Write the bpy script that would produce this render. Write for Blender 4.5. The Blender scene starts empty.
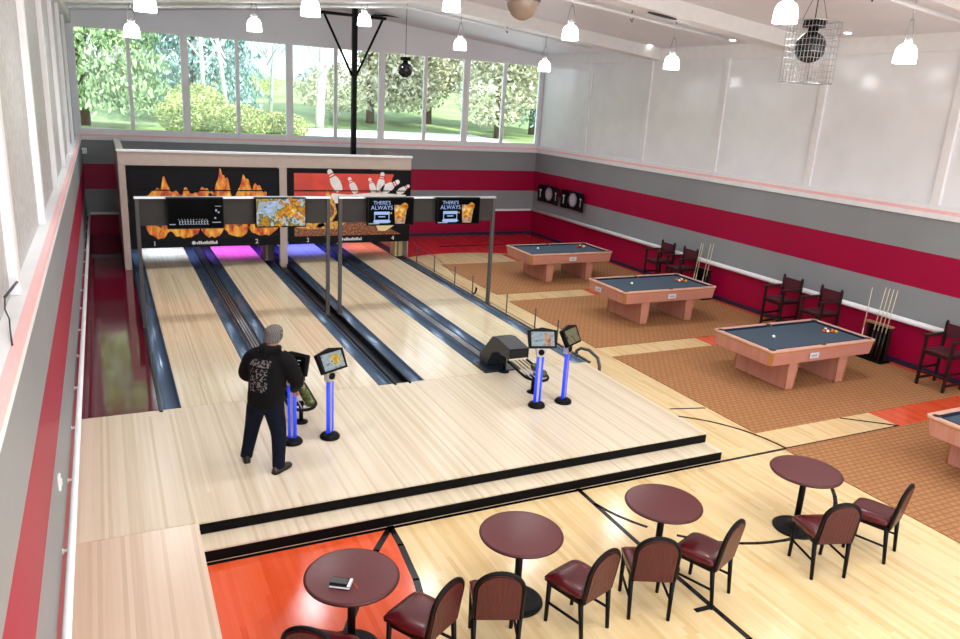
import bpy, bmesh, math, random
from mathutils import Vector, Matrix
random.seed(7)
PI = math.pi
S = bpy.context.scene
COL = S.collection

# ------------------------------------------------------------------ helpers
def lin(h):
    h = h.lstrip('#')
    v = [int(h[i:i+2], 16)/255 for i in (0, 2, 4)]
    return tuple((c/12.92 if c <= .04045 else ((c+.055)/1.055)**2.4) for c in v) + (1,)

class MB:
    """collects shapes for one mesh"""
    def __init__(s): s.v = []; s.f = []; s.m = []; s.sm = []
    def add(s, vs, fs, m=0, smooth=False, M=None):
        o = len(s.v)
        if M is not None: vs = [M @ Vector(p) for p in vs]
        s.v += [tuple(p) for p in vs]
        for f in fs:
            s.f.append([i+o for i in f]); s.m.append(m); s.sm.append(smooth)
        return s
    def box(s, x0, x1, y0, y1, z0, z1, m=0, M=None):
        vs = [(x, y, z) for z in (z0, z1) for y in (y0, y1) for x in (x0, x1)]
        return s.add(vs, [(0,2,3,1),(4,5,7,6),(0,1,5,4),(2,6,7,3),(0,4,6,2),(1,3,7,5)], m, False, M)
    def quad(s, a, b, c, d, m=0): return s.add([a,b,c,d], [(0,1,2,3)], m)
    def cyl(s, p0, p1, r0, r1=None, seg=12, m=0, smooth=True, cap=True, M=None):
        r1 = r0 if r1 is None else r1
        p0 = Vector(p0); p1 = Vector(p1); d = (p1-p0)
        if d.length < 1e-9: return s
        d.normalize()
        a = d.orthogonal().normalized(); b = d.cross(a)
        if abs(d.z) > .999: a = Vector((1,0,0)); b = d.cross(a)
        vs = []
        for p, r in ((p0, r0), (p1, r1)):
            for i in range(seg):
                t = 2*PI*i/seg; vs.append(p + a*(r*math.cos(t)) + b*(r*math.sin(t)))
        s.add(vs, [(i, (i+1) % seg, seg+(i+1) % seg, seg+i) for i in range(seg)], m, smooth, M)
        if cap:
            s.add(vs, [tuple(range(seg))[::-1], tuple(range(seg, 2*seg))], m, False, M)
        return s
    def tube(s, pts, r, seg=8, m=0, closed=False, M=None):
        pts = [Vector(p) for p in pts]; n = len(pts)
        rings = []; prev = None
        for i in range(n):
            if closed: t = pts[(i+1) % n]-pts[i-1]
            else: t = pts[min(i+1, n-1)]-pts[max(i-1, 0)]
            t.normalize()
            if prev is None: a = t.orthogonal().normalized()
            else: a = (prev - t*prev.dot(t)).normalized()
            prev = a; b = t.cross(a)
            rr = r[i] if isinstance(r, (list, tuple)) else r
            rings.append([pts[i]+a*(rr*math.cos(2*PI*k/seg))+b*(rr*math.sin(2*PI*k/seg)) for k in range(seg)])
        vs = [p for q in rings for p in q]; fs = []
        for i in range(n if closed else n-1):
            j = (i+1) % n
            for k in range(seg):
                fs.append((i*seg+k, i*seg+(k+1) % seg, j*seg+(k+1) % seg, j*seg+k))
        s.add(vs, fs, m, True, M)
        if not closed: s.add(vs, [tuple(range(seg))[::-1], tuple(range((n-1)*seg, n*seg))], m, False, M)
        return s
    def lathe(s, prof, c=(0,0,0), seg=24, m=0, smooth=True, M=None):
        vs = []; fs = []; n = len(prof)
        for r, z in prof:
            for i in range(seg):
                t = 2*PI*i/seg; vs.append((c[0]+r*math.cos(t), c[1]+r*math.sin(t), c[2]+z))
        for i in range(n-1):
            for k in range(seg):
                fs.append((i*seg+k, i*seg+(k+1) % seg, (i+1)*seg+(k+1) % seg, (i+1)*seg+k))
        return s.add(vs, fs, m, smooth, M)
    def sphere(s, c, r, seg=16, rings=10, m=0, M=None, sc=(1,1,1)):
        vs = []; fs = []
        for i in range(rings+1):
            a = PI*i/rings
            for k in range(seg):
                t = 2*PI*k/seg
                vs.append((c[0]+sc[0]*r*math.sin(a)*math.cos(t), c[1]+sc[1]*r*math.sin(a)*math.sin(t), c[2]-sc[2]*r*math.cos(a)))
        for i in range(rings):
            for k in range(seg):
                fs.append((i*seg+k, i*seg+(k+1) % seg, (i+1)*seg+(k+1) % seg, (i+1)*seg+k))
        return s.add(vs, fs, m, True, M)
    def prism(s, poly, z0, z1, m=0, M=None, ms=None, smooth=False):
        n = len(poly)
        vs = [(p[0], p[1], z0) for p in poly]+[(p[0], p[1], z1) for p in poly]
        s.add(vs, [tuple(range(n))[::-1], tuple(range(n, 2*n))], m, False, M)
        return s.add(vs, [(i, (i+1) % n, n+(i+1) % n, n+i) for i in range(n)], m if ms is None else ms, smooth, M)
    def build(s, name, mats, parent=None, bevel=0, sub=0, bseg=2):
        me = bpy.data.meshes.new(name)
        me.from_pydata(s.v, [], s.f)
        if not isinstance(mats, (list, tuple)): mats = [mats]
        for q in mats: me.materials.append(q)
        me.polygons.foreach_set('material_index', s.m)
        me.polygons.foreach_set('use_smooth', s.sm)
        bm = bmesh.new(); bm.from_mesh(me)
        bmesh.ops.remove_doubles(bm, verts=bm.verts, dist=1e-5)
        bmesh.ops.recalc_face_normals(bm, faces=bm.faces)
        bm.to_mesh(me); bm.free()
        o = bpy.data.objects.new(name, me); COL.objects.link(o)
        if parent is not None: o.parent = parent
        if bevel:
            b = o.modifiers.new('bevel', 'BEVEL'); b.width = bevel; b.segments = bseg; b.limit_method = 'ANGLE'; b.angle_limit = math.radians(40)
        if sub:
            b = o.modifiers.new('sub', 'SUBSURF'); b.levels = sub; b.render_levels = sub
        return o

def tag(o, label, cat, group=None, kind=None):
    o['label'] = label; o['category'] = cat
    if group: o['group'] = group
    if kind: o['kind'] = kind
    return o
def struct(o, label=None, cat=None):
    o['kind'] = 'structure'
    if label: o['label'] = label
    if cat: o['category'] = cat
    return o
def thing(name, label, cat, loc=(0,0,0), rotz=0, group=None):
    o = bpy.data.objects.new(name, None); COL.objects.link(o)
    o.empty_display_size = .1
    o.location = loc; o.rotation_euler = (0, 0, rotz)
    return tag(o, label, cat, group)
def dup(root, loc, rotz, label):
    r = root.copy(); COL.objects.link(r); r.location = loc; r.rotation_euler = (0, 0, rotz); r['label'] = label
    for ch in list(root.children):
        c = ch.copy(); COL.objects.link(c); c.parent = r
        for g in list(ch.children):
            d = g.copy(); COL.objects.link(d); d.parent = c
    return r
def text_mb(mb, txt, size, M, m=0, depth=.002):
    cu = bpy.data.curves.new('t', 'FONT'); cu.body = txt; cu.size = size; cu.align_x = 'CENTER'; cu.align_y = 'CENTER'; cu.extrude = depth
    ob = bpy.data.objects.new('t', cu); COL.objects.link(ob)
    dg = bpy.context.evaluated_depsgraph_get(); dg.update()
    me = ob.evaluated_get(dg).to_mesh()
    vs = [v.co.copy() for v in me.vertices]; fs = [tuple(p.vertices) for p in me.polygons]
    mb.add(vs, fs, m, False, M)
    ob.evaluated_get(dg).to_mesh_clear()
    bpy.data.objects.remove(ob); bpy.data.curves.remove(cu)

# ------------------------------------------------------------------ materials
class NT:
    def __init__(s, name):
        s.mat = bpy.data.materials.new(name); s.mat.use_nodes = True
        s.t = s.mat.node_tree; s.b = s.t.nodes['Principled BSDF']; s.out = s.t.nodes['Material Output']
    def n(s, ty, **kw):
        q = s.t.nodes.new(ty)
        for k, v in kw.items():
            if k in q.inputs.keys(): pass
            setattr(q, k, v)
        return q
    def l(s, a, b): s.t.links.new(a, b)
    def coord(s, scale=(1,1,1), rot=(0,0,0)):
        tc = s.n('ShaderNodeTexCoord'); mp = s.n('ShaderNodeMapping')
        mp.inputs['Scale'].default_value = scale; mp.inputs['Rotation'].default_value = rot
        s.l(tc.outputs['Object'], mp.inputs['Vector']); return mp.outputs['Vector']
    def noise(s, vec, scale=5, detail=3):
        q = s.n('ShaderNodeTexNoise'); q.inputs['Scale'].default_value = scale; q.inputs['Detail'].default_value = detail
        s.l(vec, q.inputs['Vector']); return q
    def ramp(s, fac, stops, interp='LINEAR'):
        q = s.n('ShaderNodeValToRGB'); q.color_ramp.interpolation = interp
        e = q.color_ramp.elements
        while len(e) < len(stops): e.new(.5)
        for i, (p, c) in enumerate(stops): e[i].position = p; e[i].color = c if not isinstance(c, str) else lin(c)
        s.l(fac, q.inputs['Fac']); return q.outputs['Color']
    def mix(s, fac, a, b, mode='MIX'):
        q = s.n('ShaderNodeMix'); q.data_type = 'RGBA'; q.blend_type = mode
        for sock, v in ((q.inputs[0], fac), (q.inputs[6], a), (q.inputs[7], b)):
            if isinstance(v, (float, int)): sock.default_value = v
            elif isinstance(v, str): sock.default_value = lin(v)
            elif isinstance(v, tuple): sock.default_value = v
            else: s.l(v, sock)
        return q.outputs[2]
    def math(s, op, a, b=0):
        q = s.n('ShaderNodeMath'); q.operation = op
        for i, v in enumerate((a, b)):
            if isinstance(v, (float, int)): q.inputs[i].default_value = v
            else: s.l(v, q.inputs[i])
        return q.outputs[0]
    def bump(s, h, strength=.2, dist=.01):
        q = s.n('ShaderNodeBump'); q.inputs['Strength'].default_value = strength; q.inputs['Distance'].default_value = dist
        s.l(h, q.inputs['Height']); s.l(q.outputs['Normal'], s.b.inputs['Normal'])
    def fin(s, col=None, rough=.5, metal=0, spec=.5, coat=0, coat_rough=.05):
        b = s.b
        if isinstance(col, str): b.inputs['Base Color'].default_value = lin(col)
        elif col is not None: s.l(col, b.inputs['Base Color'])
        if isinstance(rough, (int, float)): b.inputs['Roughness'].default_value = rough
        else: s.l(rough, b.inputs['Roughness'])
        b.inputs['Metallic'].default_value = metal
        b.inputs['Specular IOR Level'].default_value = spec
        b.inputs['Coat Weight'].default_value = coat; b.inputs['Coat Roughness'].default_value = coat_rough
        return s.mat

def plain(name, col, rough=.5, metal=0, var=.06, scale=6, **kw):
    t = NT(name); q = t.noise(t.coord(), scale, 3)
    c = lin(col)
    lo = tuple(x*(1-var) for x in c[:3])+(1,); hi = tuple(min(1, x*(1+var)) for x in c[:3])+(1,)
    return t.fin(t.ramp(q.outputs['Fac'], [(.3, lo), (.7, hi)]), rough, metal, **kw)
def emit(name, col, strength, base=None):
    t = NT(name); t.fin(base or col, .4)
    t.b.inputs['Emission Color'].default_value = lin(col); t.b.inputs['Emission Strength'].default_value = strength
    return t.mat

def planks(name, axis, width, length, cols, rough=.15, grain=.5, spec=.5, patch=None):
    """strips of wood running along Y (axis 'y') or X"""
    t = NT(name); tc = t.n('ShaderNodeTexCoord'); sp = t.n('ShaderNodeSeparateXYZ'); t.l(tc.outputs['Object'], sp.inputs[0])
    a, b = (sp.outputs['X'], sp.outputs['Y']) if axis == 'y' else (sp.outputs['Y'], sp.outputs['X'])
    ia = t.math('FLOOR', t.math('DIVIDE', a, width))
    w1 = t.n('ShaderNodeTexWhiteNoise'); w1.noise_dimensions = '1D'; t.l(ia, w1.inputs['W'])
    ib = t.math('FLOOR', t.math('ADD', t.math('DIVIDE', b, length), t.math('MULTIPLY', w1.outputs['Value'], 7.3)))
    cb = t.n('ShaderNodeCombineXYZ'); t.l(ia, cb.inputs[0]); t.l(ib, cb.inputs[1])
    w2 = t.n('ShaderNodeTexWhiteNoise'); w2.noise_dimensions = '2D'; t.l(cb.outputs[0], w2.inputs['Vector'])
    sc = (40, 1.2, 1) if axis == 'y' else (1.2, 40, 1)
    nz = t.noise(t.coord(sc), 1, 3)
    v = t.math('ADD', t.math('MULTIPLY', w2.outputs['Value'], 1-grain), t.math('MULTIPLY', nz.outputs['Fac'], grain))
    n = len(cols)
    col = t.ramp(v, [(.12+.76*i/(n-1), c) for i, c in enumerate(cols)])
    big = t.noise(t.coord((.35, .35, 1)), 1, 2)
    col = t.mix(.12, col, t.ramp(big.outputs['Fac'], [(.35, cols[0]), (.65, cols[-1])]))
    return t.fin(col, rough, 0, spec)

M = {}
M['maple'] = planks('gym_maple', 'y', .057, 1.1, ['#cfae78', '#dcbf8c', '#e6cd9d', '#d8b983'], .16, .45)
M['orange'] = planks('painted_orange', 'y', .057, 1.1, ['#d24c26', '#dd5831', '#e3643e'], .16, .4)
M['red_floor'] = planks('painted_red', 'y', .057, 1.1, ['#c01c22', '#cc262a', '#d43a34'], .16, .4)
M['approach'] = planks('approach_wood', 'y', .036, 30, ['#c9b899', '#d8c9af', '#e1d4bd', '#d2c1a6'], .26, .35, spec=.35)
M['lane'] = planks('lane_wood', 'y', .029, 4.5, ['#c8b393', '#d8c5a4', '#e3d4b8', '#ceb992'], .13, .4)
M['ramp'] = planks('ramp_wood', 'y', .04, 30, ['#c6ae92', '#d6c0a6', '#decbb3'], .25, .4)
M['line'] = plain('black_line_paint', '#101012', .25, spec=.25)
M['riser'] = plain('black_riser', '#0a0808', .5, spec=.1)
M['runner'] = plain('dark_red_gloss', '#5e0a20', .07, spec=.8)
M['grey_paint'] = plain('grey_wall_paint', '#8c9092', .42, var=.05, scale=.8, spec=.32)
M['red_paint'] = plain('crimson_wall_paint', '#9e0639', .4, var=.05, scale=.8, spec=.28)
M['white'] = plain('white_paint', '#e9e9ea', .45, var=.03)
M['panel'] = plain('white_shade_panel', '#eceef1', .12, var=.04, scale=1.3, spec=.45)
M['stucco'] = None
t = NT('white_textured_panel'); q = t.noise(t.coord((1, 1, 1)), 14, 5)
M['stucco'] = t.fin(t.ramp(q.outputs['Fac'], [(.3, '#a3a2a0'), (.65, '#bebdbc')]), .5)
M['pink'] = plain('pale_pink_strip', '#f4c0bf', .45, var=.03)
M['ceiling'] = plain('ceiling_white', '#e6e8ec', .55, var=.03, scale=.7)
M['beam'] = plain('beam_white', '#e2e2e0', .5, var=.03)
M['chrome'] = plain('brushed_steel', '#b9bcc0', .28, .9)
M['black'] = plain('black_satin', '#060607', .45, spec=.15)
M['blackgloss'] = plain('black_gloss', '#08080a', .12)
M['darkgrey'] = plain('dark_grey_metal', '#3a3a3c', .45)
M['midgrey'] = plain('mid_grey_metal', '#4f4d4b', .5, spec=.3)
M['greyboard'] = plain('charcoal_board', '#3b3835', .6, spec=.2)
M['tan'] = plain('tan_frame', '#b7a69b', .5, var=.05)
M['purple'] = plain('dark_purple_base', '#2b1d3c', .5)
M['gutter'] = plain('blue_grey_gutter', '#50657c', .22, .35)
M['cap'] = plain('slate_cap', '#2a323c', .3, .3)
M['hood'] = plain('hood_grey', '#262a2f', .4)
M['burg_top'] = plain('burgundy_laminate', '#5a2226', .28, var=.12, scale=40)
M['burg_vinyl'] = plain('burgundy_vinyl', '#541219', .25, var=.08)
M['burg_wood'] = plain('burgundy_back', '#430c10', .4, var=.1)
M['oak'] = planks('pink_wood_veneer', 'x', .09, 3, ['#b87a68', '#c58976', '#cf9785'], .3, .7)
M['oak_trim'] = plain('amber_wood_trim', '#b0783e', .3)
M['rail_top'] = plain('pale_rail_wood', '#d8ab98', .25)
M['felt'] = plain('slate_blue_felt', '#485562', .9, var=.08, scale=90, spec=.1)
M['pocket'] = plain('pocket_black', '#08080a', .7)
M['cloth_dark'] = plain('cushion_dark_felt', '#20293a', .9, spec=.1)
M['tagwhite'] = plain('label_white', '#d6d6da', .4)
M['inkgrey'] = plain('label_ink', '#8a8f9c', .5)
M['ballwhite'] = plain('ball_ivory', '#f2ede2', .1)
M['ballorange'] = plain('ball_orange', '#d95a1c', .1)
M['ballred'] = plain('ball_red', '#a82018', .1)
M['ballblack'] = plain('ball_black', '#0d0d10', .1)
M['ballyellow'] = plain('ball_yellow', '#e2b22a', .1)
M['ballpurple'] = plain('ball_maroon', '#5a1626', .1)
M['ballgreen'] = plain('bowling_ball_green', '#4a5522', .12, var=.5, scale=22)
M['chairwood'] = plain('dark_walnut', '#211110', .4, var=.15)
M['chaircloth'] = plain('maroon_canvas', '#4a0a1c', .8)
M['cue'] = plain('cue_maple', '#dccfae', .3)
M['cuebutt'] = plain('cue_dark_butt', '#2a1712', .3)
M['shelfwood'] = plain('shelf_wood', '#9a7552', .4)
M['blue'] = emit('blue_light_tube', '#1636f0', .55, '#2f48e8')
M['screen_black'] = plain('screen_black', '#030304', .3, spec=.03)
M['brown_glass'] = plain('smoked_dome', '#8c7a6c', .15)
M['skin'] = plain('skin', '#c98e72', .5)
M['jeans'] = plain('dark_denim', '#0c1322', .85, spec=.15, var=.2, scale=30)
M['hoodie'] = None
M['shoe'] = plain('dark_shoe', '#15120e', .5)
M['shoebrown'] = plain('olive_brown_shoe', '#2c2415', .5)
M['sole'] = plain('shoe_sole', '#0c0b0a', .6)
M['beanie'] = None
M['shade'] = emit('lit_frosted_shade', '#fbfbff', 10, '#f4f2ee')
M['spotlit'] = emit('lit_recessed_lamp', '#fff6e8', 6.0, '#ffffff')

# carpet
t = NT('brown_carpet'); v = t.coord((1, 1, 1))
br = t.n('ShaderNodeTexBrick'); t.l(v, br.inputs['Vector'])
br.inputs['Scale'].default_value = 1; br.inputs['Brick Width'].default_value = .12; br.inputs['Row Height'].default_value = .085
br.inputs['Mortar Size'].default_value = .018; br.inputs['Mortar Smooth'].default_value = .6
br.inputs['Color1'].default_value = lin('#b3825a'); br.inputs['Color2'].default_value = lin('#a87850'); br.inputs['Mortar'].default_value = lin('#875c3b')
fz = t.noise(v, 160, 2)
col = t.mix(.35, br.outputs['Color'], t.ramp(fz.outputs['Fac'], [(.3, '#8a5c3a'), (.7, '#bd8c62')]))
M['carpet'] = t.fin(col, .95, spec=.1)

# glass: mostly see-through with a fresnel reflection
t = NT('window_glass')
tr = t.n('ShaderNodeBsdfTransparent'); gl = t.n('ShaderNodeBsdfGlossy'); gl.inputs['Roughness'].default_value = .02
fr = t.n('ShaderNodeFresnel'); fr.inputs['IOR'].default_value = 1.35
mx = t.n('ShaderNodeMixShader'); t.l(fr.outputs[0], mx.inputs[0]); t.l(tr.outputs[0], mx.inputs[1]); t.l(gl.outputs[0], mx.inputs[2])
tr.inputs['Color'].default_value = (.93, .97, .98, 1)
t.l(mx.outputs[0], t.out.inputs['Surface']); M['glass'] = t.mat

# hoodie: black with a worn grey-white print on the back (local object space, back is -Y)
t = NT('black_hoodie'); tc = t.n('ShaderNodeTexCoord'); sp = t.n('ShaderNodeSeparateXYZ'); t.l(tc.outputs['Object'], sp.inputs[0])
def inside(t, s, lo, hi): return t.math('MULTIPLY', t.math('GREATER_THAN', s, lo), t.math('LESS_THAN', s, hi))
X_, Y_, Z_ = sp.outputs
back = t.math('LESS_THAN', Y_, -.03)
r1 = t.math('MULTIPLY', inside(t, X_, -.10, .19), inside(t, Z_, 1.28, 1.36))
r2 = t.math('MULTIPLY', inside(t, X_, -.06, .16), inside(t, Z_, .99, 1.26))
vo = t.n('ShaderNodeTexNoise'); vo.inputs['Scale'].default_value = 42; vo.inputs['Detail'].default_value = 3; t.l(tc.outputs['Object'], vo.inputs['Vector'])
m1 = t.math('MULTIPLY', r1, t.math('GREATER_THAN', vo.outputs['Fac'], .50))
m2 = t.math('MULTIPLY', r2, t.math('GREATER_THAN', vo.outputs['Fac'], .54))
mk = t.math('MULTIPLY', back, t.math('MAXIMUM', m1, m2))
M['hoodie'] = t.fin(t.mix(mk, '#060608', '#706d6c'), .85, spec=.2)
# beanie knit
t = NT('grey_knit'); w = t.n('ShaderNodeTexWave'); w.inputs['Scale'].default_value = 22; w.inputs['Distortion'].default_value = 3
t.l(t.coord((1, 1, 1)), w.inputs['Vector'])
M['beanie'] = t.fin(t.ramp(w.outputs['Fac'], [(.2, '#565452'), (.8, '#787572')]), .9, spec=.1)
t.bump(w.outputs['Fac'], .5, .01)
# fire print
t = NT('flame_print'); v = t.coord((3.0, 1, 1.2)); d = t.noise(v, 2.6, 4)
M['fire'] = t.fin(t.ramp(d.outputs['Fac'], [(.3, '#7a1604'), (.42, '#d9540c'), (.54, '#f39a1e'), (.68, '#ffd84a')]), .3)
t.b.inputs['Emission Strength'].default_value = 0
t = NT('ember_print'); d = t.noise(t.coord((2, 1, 2)), 3, 4)
M['ember'] = t.fin(t.ramp(d.outputs['Fac'], [(.35, '#150502'), (.5, '#7a2406'), (.65, '#e07a18')]), .3)
t = NT('food_print'); d = t.noise(t.coord((3, 1, 3)), 3.2, 4)
M['food'] = t.fin(t.ramp(d.outputs['Fac'], [(.3, '#7a2c0e'), (.45, '#d98a1e'), (.55, '#f2c84a'), (.7, '#a4531a')]), .3)
t = NT('bun_print'); d = t.noise(t.coord((8, 1, 8)), 3, 3)
M['bun'] = t.fin(t.ramp(d.outputs['Fac'], [(.3, '#4e1c12'), (.5, '#7c3a1e'), (.7, '#c08a3a')]), .3)
M['red_print'] = plain('red_print', '#d63a24', .3, var=.2, scale=2)
M['dark_print'] = plain('dark_print', '#0c0a10', .4, var=.2, spec=.15)
M['cream_print'] = plain('cream_print', '#e6d9a0', .3)
M['white_print'] = plain('white_print', '#e8e4e0', .3)
M['mark_red'] = plain('mark_red', '#c01a26', .3)
# screens
def picture(name, cols, scale, strength):
    t = NT(name); d = t.noise(t.coord((1, 1, 1)), scale, 3); c = t.ramp(d.outputs['Fac'], cols)
    t.fin('#060607', .3, spec=.1); t.l(c, t.b.inputs['Emission Color']); t.b.inputs['Emission Strength'].default_value = strength; return t.mat
M['scr_food'] = picture('screen_food', [(.32, '#7d9ac0'), (.42, '#dfe6ea'), (.5, '#5f6a2a'), (.57, '#e2a92e'), (.66, '#c46a14'), (.75, '#f0e0a0')], 7, .6)
M['scr_blue'] = emit('screen_blue_white', '#a9c8ff', .7, '#050506')
M['scr_amber'] = picture('screen_amber', [(.35, '#a85a10'), (.55, '#f0a628'), (.7, '#ffe9b0')], 12, .75)
M['scr_pale'] = picture('screen_pale', [(.35, '#8ea4ae'), (.5, '#d4e2ea'), (.7, '#b9c8d2')], 14, .5)
M['scr_yellow'] = picture('screen_yellow', [(.35, '#6e8a4a'), (.45, '#e8e4cc'), (.55, '#e8c63a'), (.7, '#d8a418')], 16, .6)
M['scr_olive'] = picture('screen_olive', [(.35, '#2e3326'), (.5, '#b7ad84'), (.7, '#8d8f78')], 16, .42)
M['scr_peach'] = picture('screen_peach', [(.35, '#b9744a'), (.55, '#f0c09a'), (.7, '#f6e6d8')], 14, .5)
M['scr_text'] = emit('screen_text', '#cfd6e6', .45, '#050506')

# ------------------------------------------------------------------ camera
XR, XL, YB, ZP = 13.31, -1.246, 13.72, .286
pitch, yaw, roll = .27896, .4681, .05988
CAM = (-.72772, -10.35168, 4.53961)
cy, sy, cp, sp_ = math.cos(yaw), math.sin(yaw), math.cos(pitch), math.sin(pitch)
fw = Vector((sy*cp, cy*cp, -sp_)); rt = Vector((cy, -sy, 0)); up = rt.cross(fw)
r2 = rt*math.cos(roll)+up*math.sin(roll); u2 = -rt*math.sin(roll)+up*math.cos(roll)
cd = bpy.data.cameras.new('camera'); cam = bpy.data.objects.new('camera', cd); COL.objects.link(cam)
cam.matrix_world = Matrix(((r2.x, u2.x, -fw.x, CAM[0]), (r2.y, u2.y, -fw.y, CAM[1]), (r2.z, u2.z, -fw.z, CAM[2]), (0, 0, 0, 1)))
cd.sensor_width = 36; cd.lens = 754.4775/960*36; cd.clip_start = .05; cd.clip_end = 500
S.camera = cam

# ------------------------------------------------------------------ room shell
YF = -12.4
RX, RZ = 6.03, 7.0
def ceil_z(x): return RZ-.1*abs(x-RX)
H = [0, .849, 1.579, 2.284, 2.939]
def wall_striped(name, x0, x1, y0, y1):
    mb = MB()
    for i in range(4): mb.box(x0, x1, y0, y1, H[i], H[i+1], (1, 0, 1, 0)[i])
    return mb
w = wall_striped('wall_right', XR, XR+.25, YF, YB+.25)
w.box(XR+.14, XR+.25, YF, YB+.25, 2.939, 6.5, 2); w.box(XR-.0, XR+.14, YF, YB, 5.95, 6.35, 2)
struct(w.build('wall_right', [M['grey_paint'], M['red_paint'], M['white']]))
w = wall_striped('wall_left', XL-.25, XL, YF, YB+.25)
w.box(XL-.25, XL-.16, YF, YB+.25, 2.939, 6.5, 2); w.box(XL-.16, XL, YF, YB, 5.95, 6.35, 2)
struct(w.build('wall_left', [M['grey_paint'], M['red_paint'], M['white']]))
w = wall_striped('wall_back', XL, XR, YB, YB+.25)
Mx = Matrix.Translation((0, YB+.25, 0)) @ Matrix.Rotation(PI/2, 4, 'X')
w.box(XL-.25, XL, YB, YB+.25, 2.94, 6.5, 2); w.box(XR, XR+.25, YB, YB+.25, 2.94, 6.5, 2)
w.prism([(XL, 5.95), (XR, 5.95), (XR, ceil_z(XR)), (RX, RZ), (XL, ceil_z(XL))], 0, .25, 2, M=Mx)
struct(w.build('wall_back', [M['grey_paint'], M['red_paint'], M['ceiling']]))
# sills with the pink strip
def sill(name, a):
    mb = MB(); a(mb); return struct(mb.build(name, [M['white'], M['pink']]))
sill('trim_1', lambda m: (m.box(XR-.05, XR+.14, YF, YB, 2.939, 3.04, 0), m.box(XR-.03, XR+.14, YF, YB, 3.04, 3.10, 1), m.box(XR, XR+.14, YF, YB, 3.10, 3.19, 0)))
sill('trim_2', lambda m: (m.box(XL-.16, XL+.02, YF, YB, 2.939, 3.0, 0), m.box(XL-.03, XL+.02, YF, YB, 3.0, 3.06, 1), m.box(XL-.16, XL-.03, YF, YB, 3.0, 3.06, 0)))
sill('trim_3', lambda m: (m.box(XL, XR, YB-.06, YB+.2, 2.939, 3.04, 0), m.box(XL, XR, YB-.04, YB+.2, 3.04, 3.10, 1), m.box(XL, XR, YB, YB+.2, 3.10, 3.19, 0)))
# mullions of the side walls and their pale panels
ry = [13.72, 10.74, 7.73, 4.73, 1.74, -1.27, -4.28, -7.3, -10.3, -12.4]
wn = 1
tn = 4
for i, y in enumerate(ry[:-1]):
    y2 = ry[i+1]
    for side in (1, -1):
        xa = XR if side > 0 else XL
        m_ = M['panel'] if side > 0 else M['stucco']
        mb = MB()
        x0, x1 = (xa+.06, xa+.14) if side > 0 else (xa-.16, xa-.13)
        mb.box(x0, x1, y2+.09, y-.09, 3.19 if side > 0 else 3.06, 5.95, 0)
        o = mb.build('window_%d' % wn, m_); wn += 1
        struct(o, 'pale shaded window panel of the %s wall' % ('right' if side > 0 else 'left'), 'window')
        if 0 < i:
            mb = MB()
            x0, x1 = (xa, xa+.14) if side > 0 else (xa-.16, xa-.07)
            mb.box(x0, x1, y-.09, y+.09, 3.19 if side > 0 else 3.06, 5.95, 0)
            struct(mb.build('trim_%d' % tn, M['white'], bevel=.01)); tn += 1
# back windows
bx = [XL, .1, 1.55, 3.0, 4.52, 5.95, 7.45, 8.95, 10.43, 11.87, XR]
for i in range(10):
    a, b = bx[i], bx[i+1]
    la = .10 if i % 2 == 0 else .05; lb = .05 if i % 2 == 0 else .10
    if i == 0: la = .04
    if i == 9: lb = .06
    mb = MB()
    mb.box(a, a+la, YB+.02, YB+.14, 3.19, 5.95); mb.box(b-lb, b, YB+.02, YB+.14, 3.19, 5.95)
    mb.box(a+la, b-lb, YB+.02, YB+.14, 3.19, 3.25); mb.box(a+la, b-lb, YB+.02, YB+.14, 5.89, 5.95)
    f = mb.build('window_%d' % wn, M['white']); struct(f, 'tall clear window of the back wall', 'window'); wn += 1
    g = MB(); g.box(a+la, b-lb, YB+.07, YB+.08, 3.25, 5.89); g.build('glass_pane', M['glass'], f)
# ceiling
mb = MB()
Mx = Matrix.Translation((0, YB+.25, 0)) @ Matrix.Rotation(PI/2, 4, 'X')
xl, xr = XL-.25, XR+.25
mb.prism([(xl, ceil_z(xl)), (RX, RZ), (xr, ceil_z(xr)), (xr, ceil_z(xr)+.2), (RX, RZ+.2), (xl, ceil_z(xl)+.2)], 0, YB+.25-YF, 0, M=Mx)
struct(mb.build('ceiling', M['ceiling']))
for yb in (7.35, 2.1, -3.15, -8.4):
    mb = MB(); Mx = Matrix.Translation((0, yb+.42, 0)) @ Matrix.Rotation(PI/2, 4, 'X')
    mb.prism([(XL, ceil_z(XL)-.3), (RX, RZ-.3), (XR, ceil_z(XR)-.3), (XR, ceil_z(XR)), (RX, RZ), (XL, ceil_z(XL))], 0, .42, 0, M=Mx)
    struct(mb.build('trim_%d' % tn, M['beam'])); tn += 1
# hanging light rails
for k, (yr, nm) in enumerate(((8.05, 'over the far lanes'), (2.9, 'over the middle of the hall'), (-2.35, 'over the near seating'))):
    mb = MB()
    mb.tube([(XL+.1, yr, ceil_z(XL)-.34), (RX, yr, RZ-.34), (11.5, yr, ceil_z(11.5)-.3)], .035, 6)
    o = mb.build('light_rail', M['beam']); tag(o, 'thin pale rail under the ceiling '+nm, 'rail', 'ceiling light rails')
    mb = MB()
    for x in (0, 3, 6.03, 9, 11.3): mb.cyl((x, yr, ceil_z(x)-.32), (x, yr, ceil_z(x)), .012, seg=6)
    mb.build('hanger', M['beam'], o)

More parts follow.
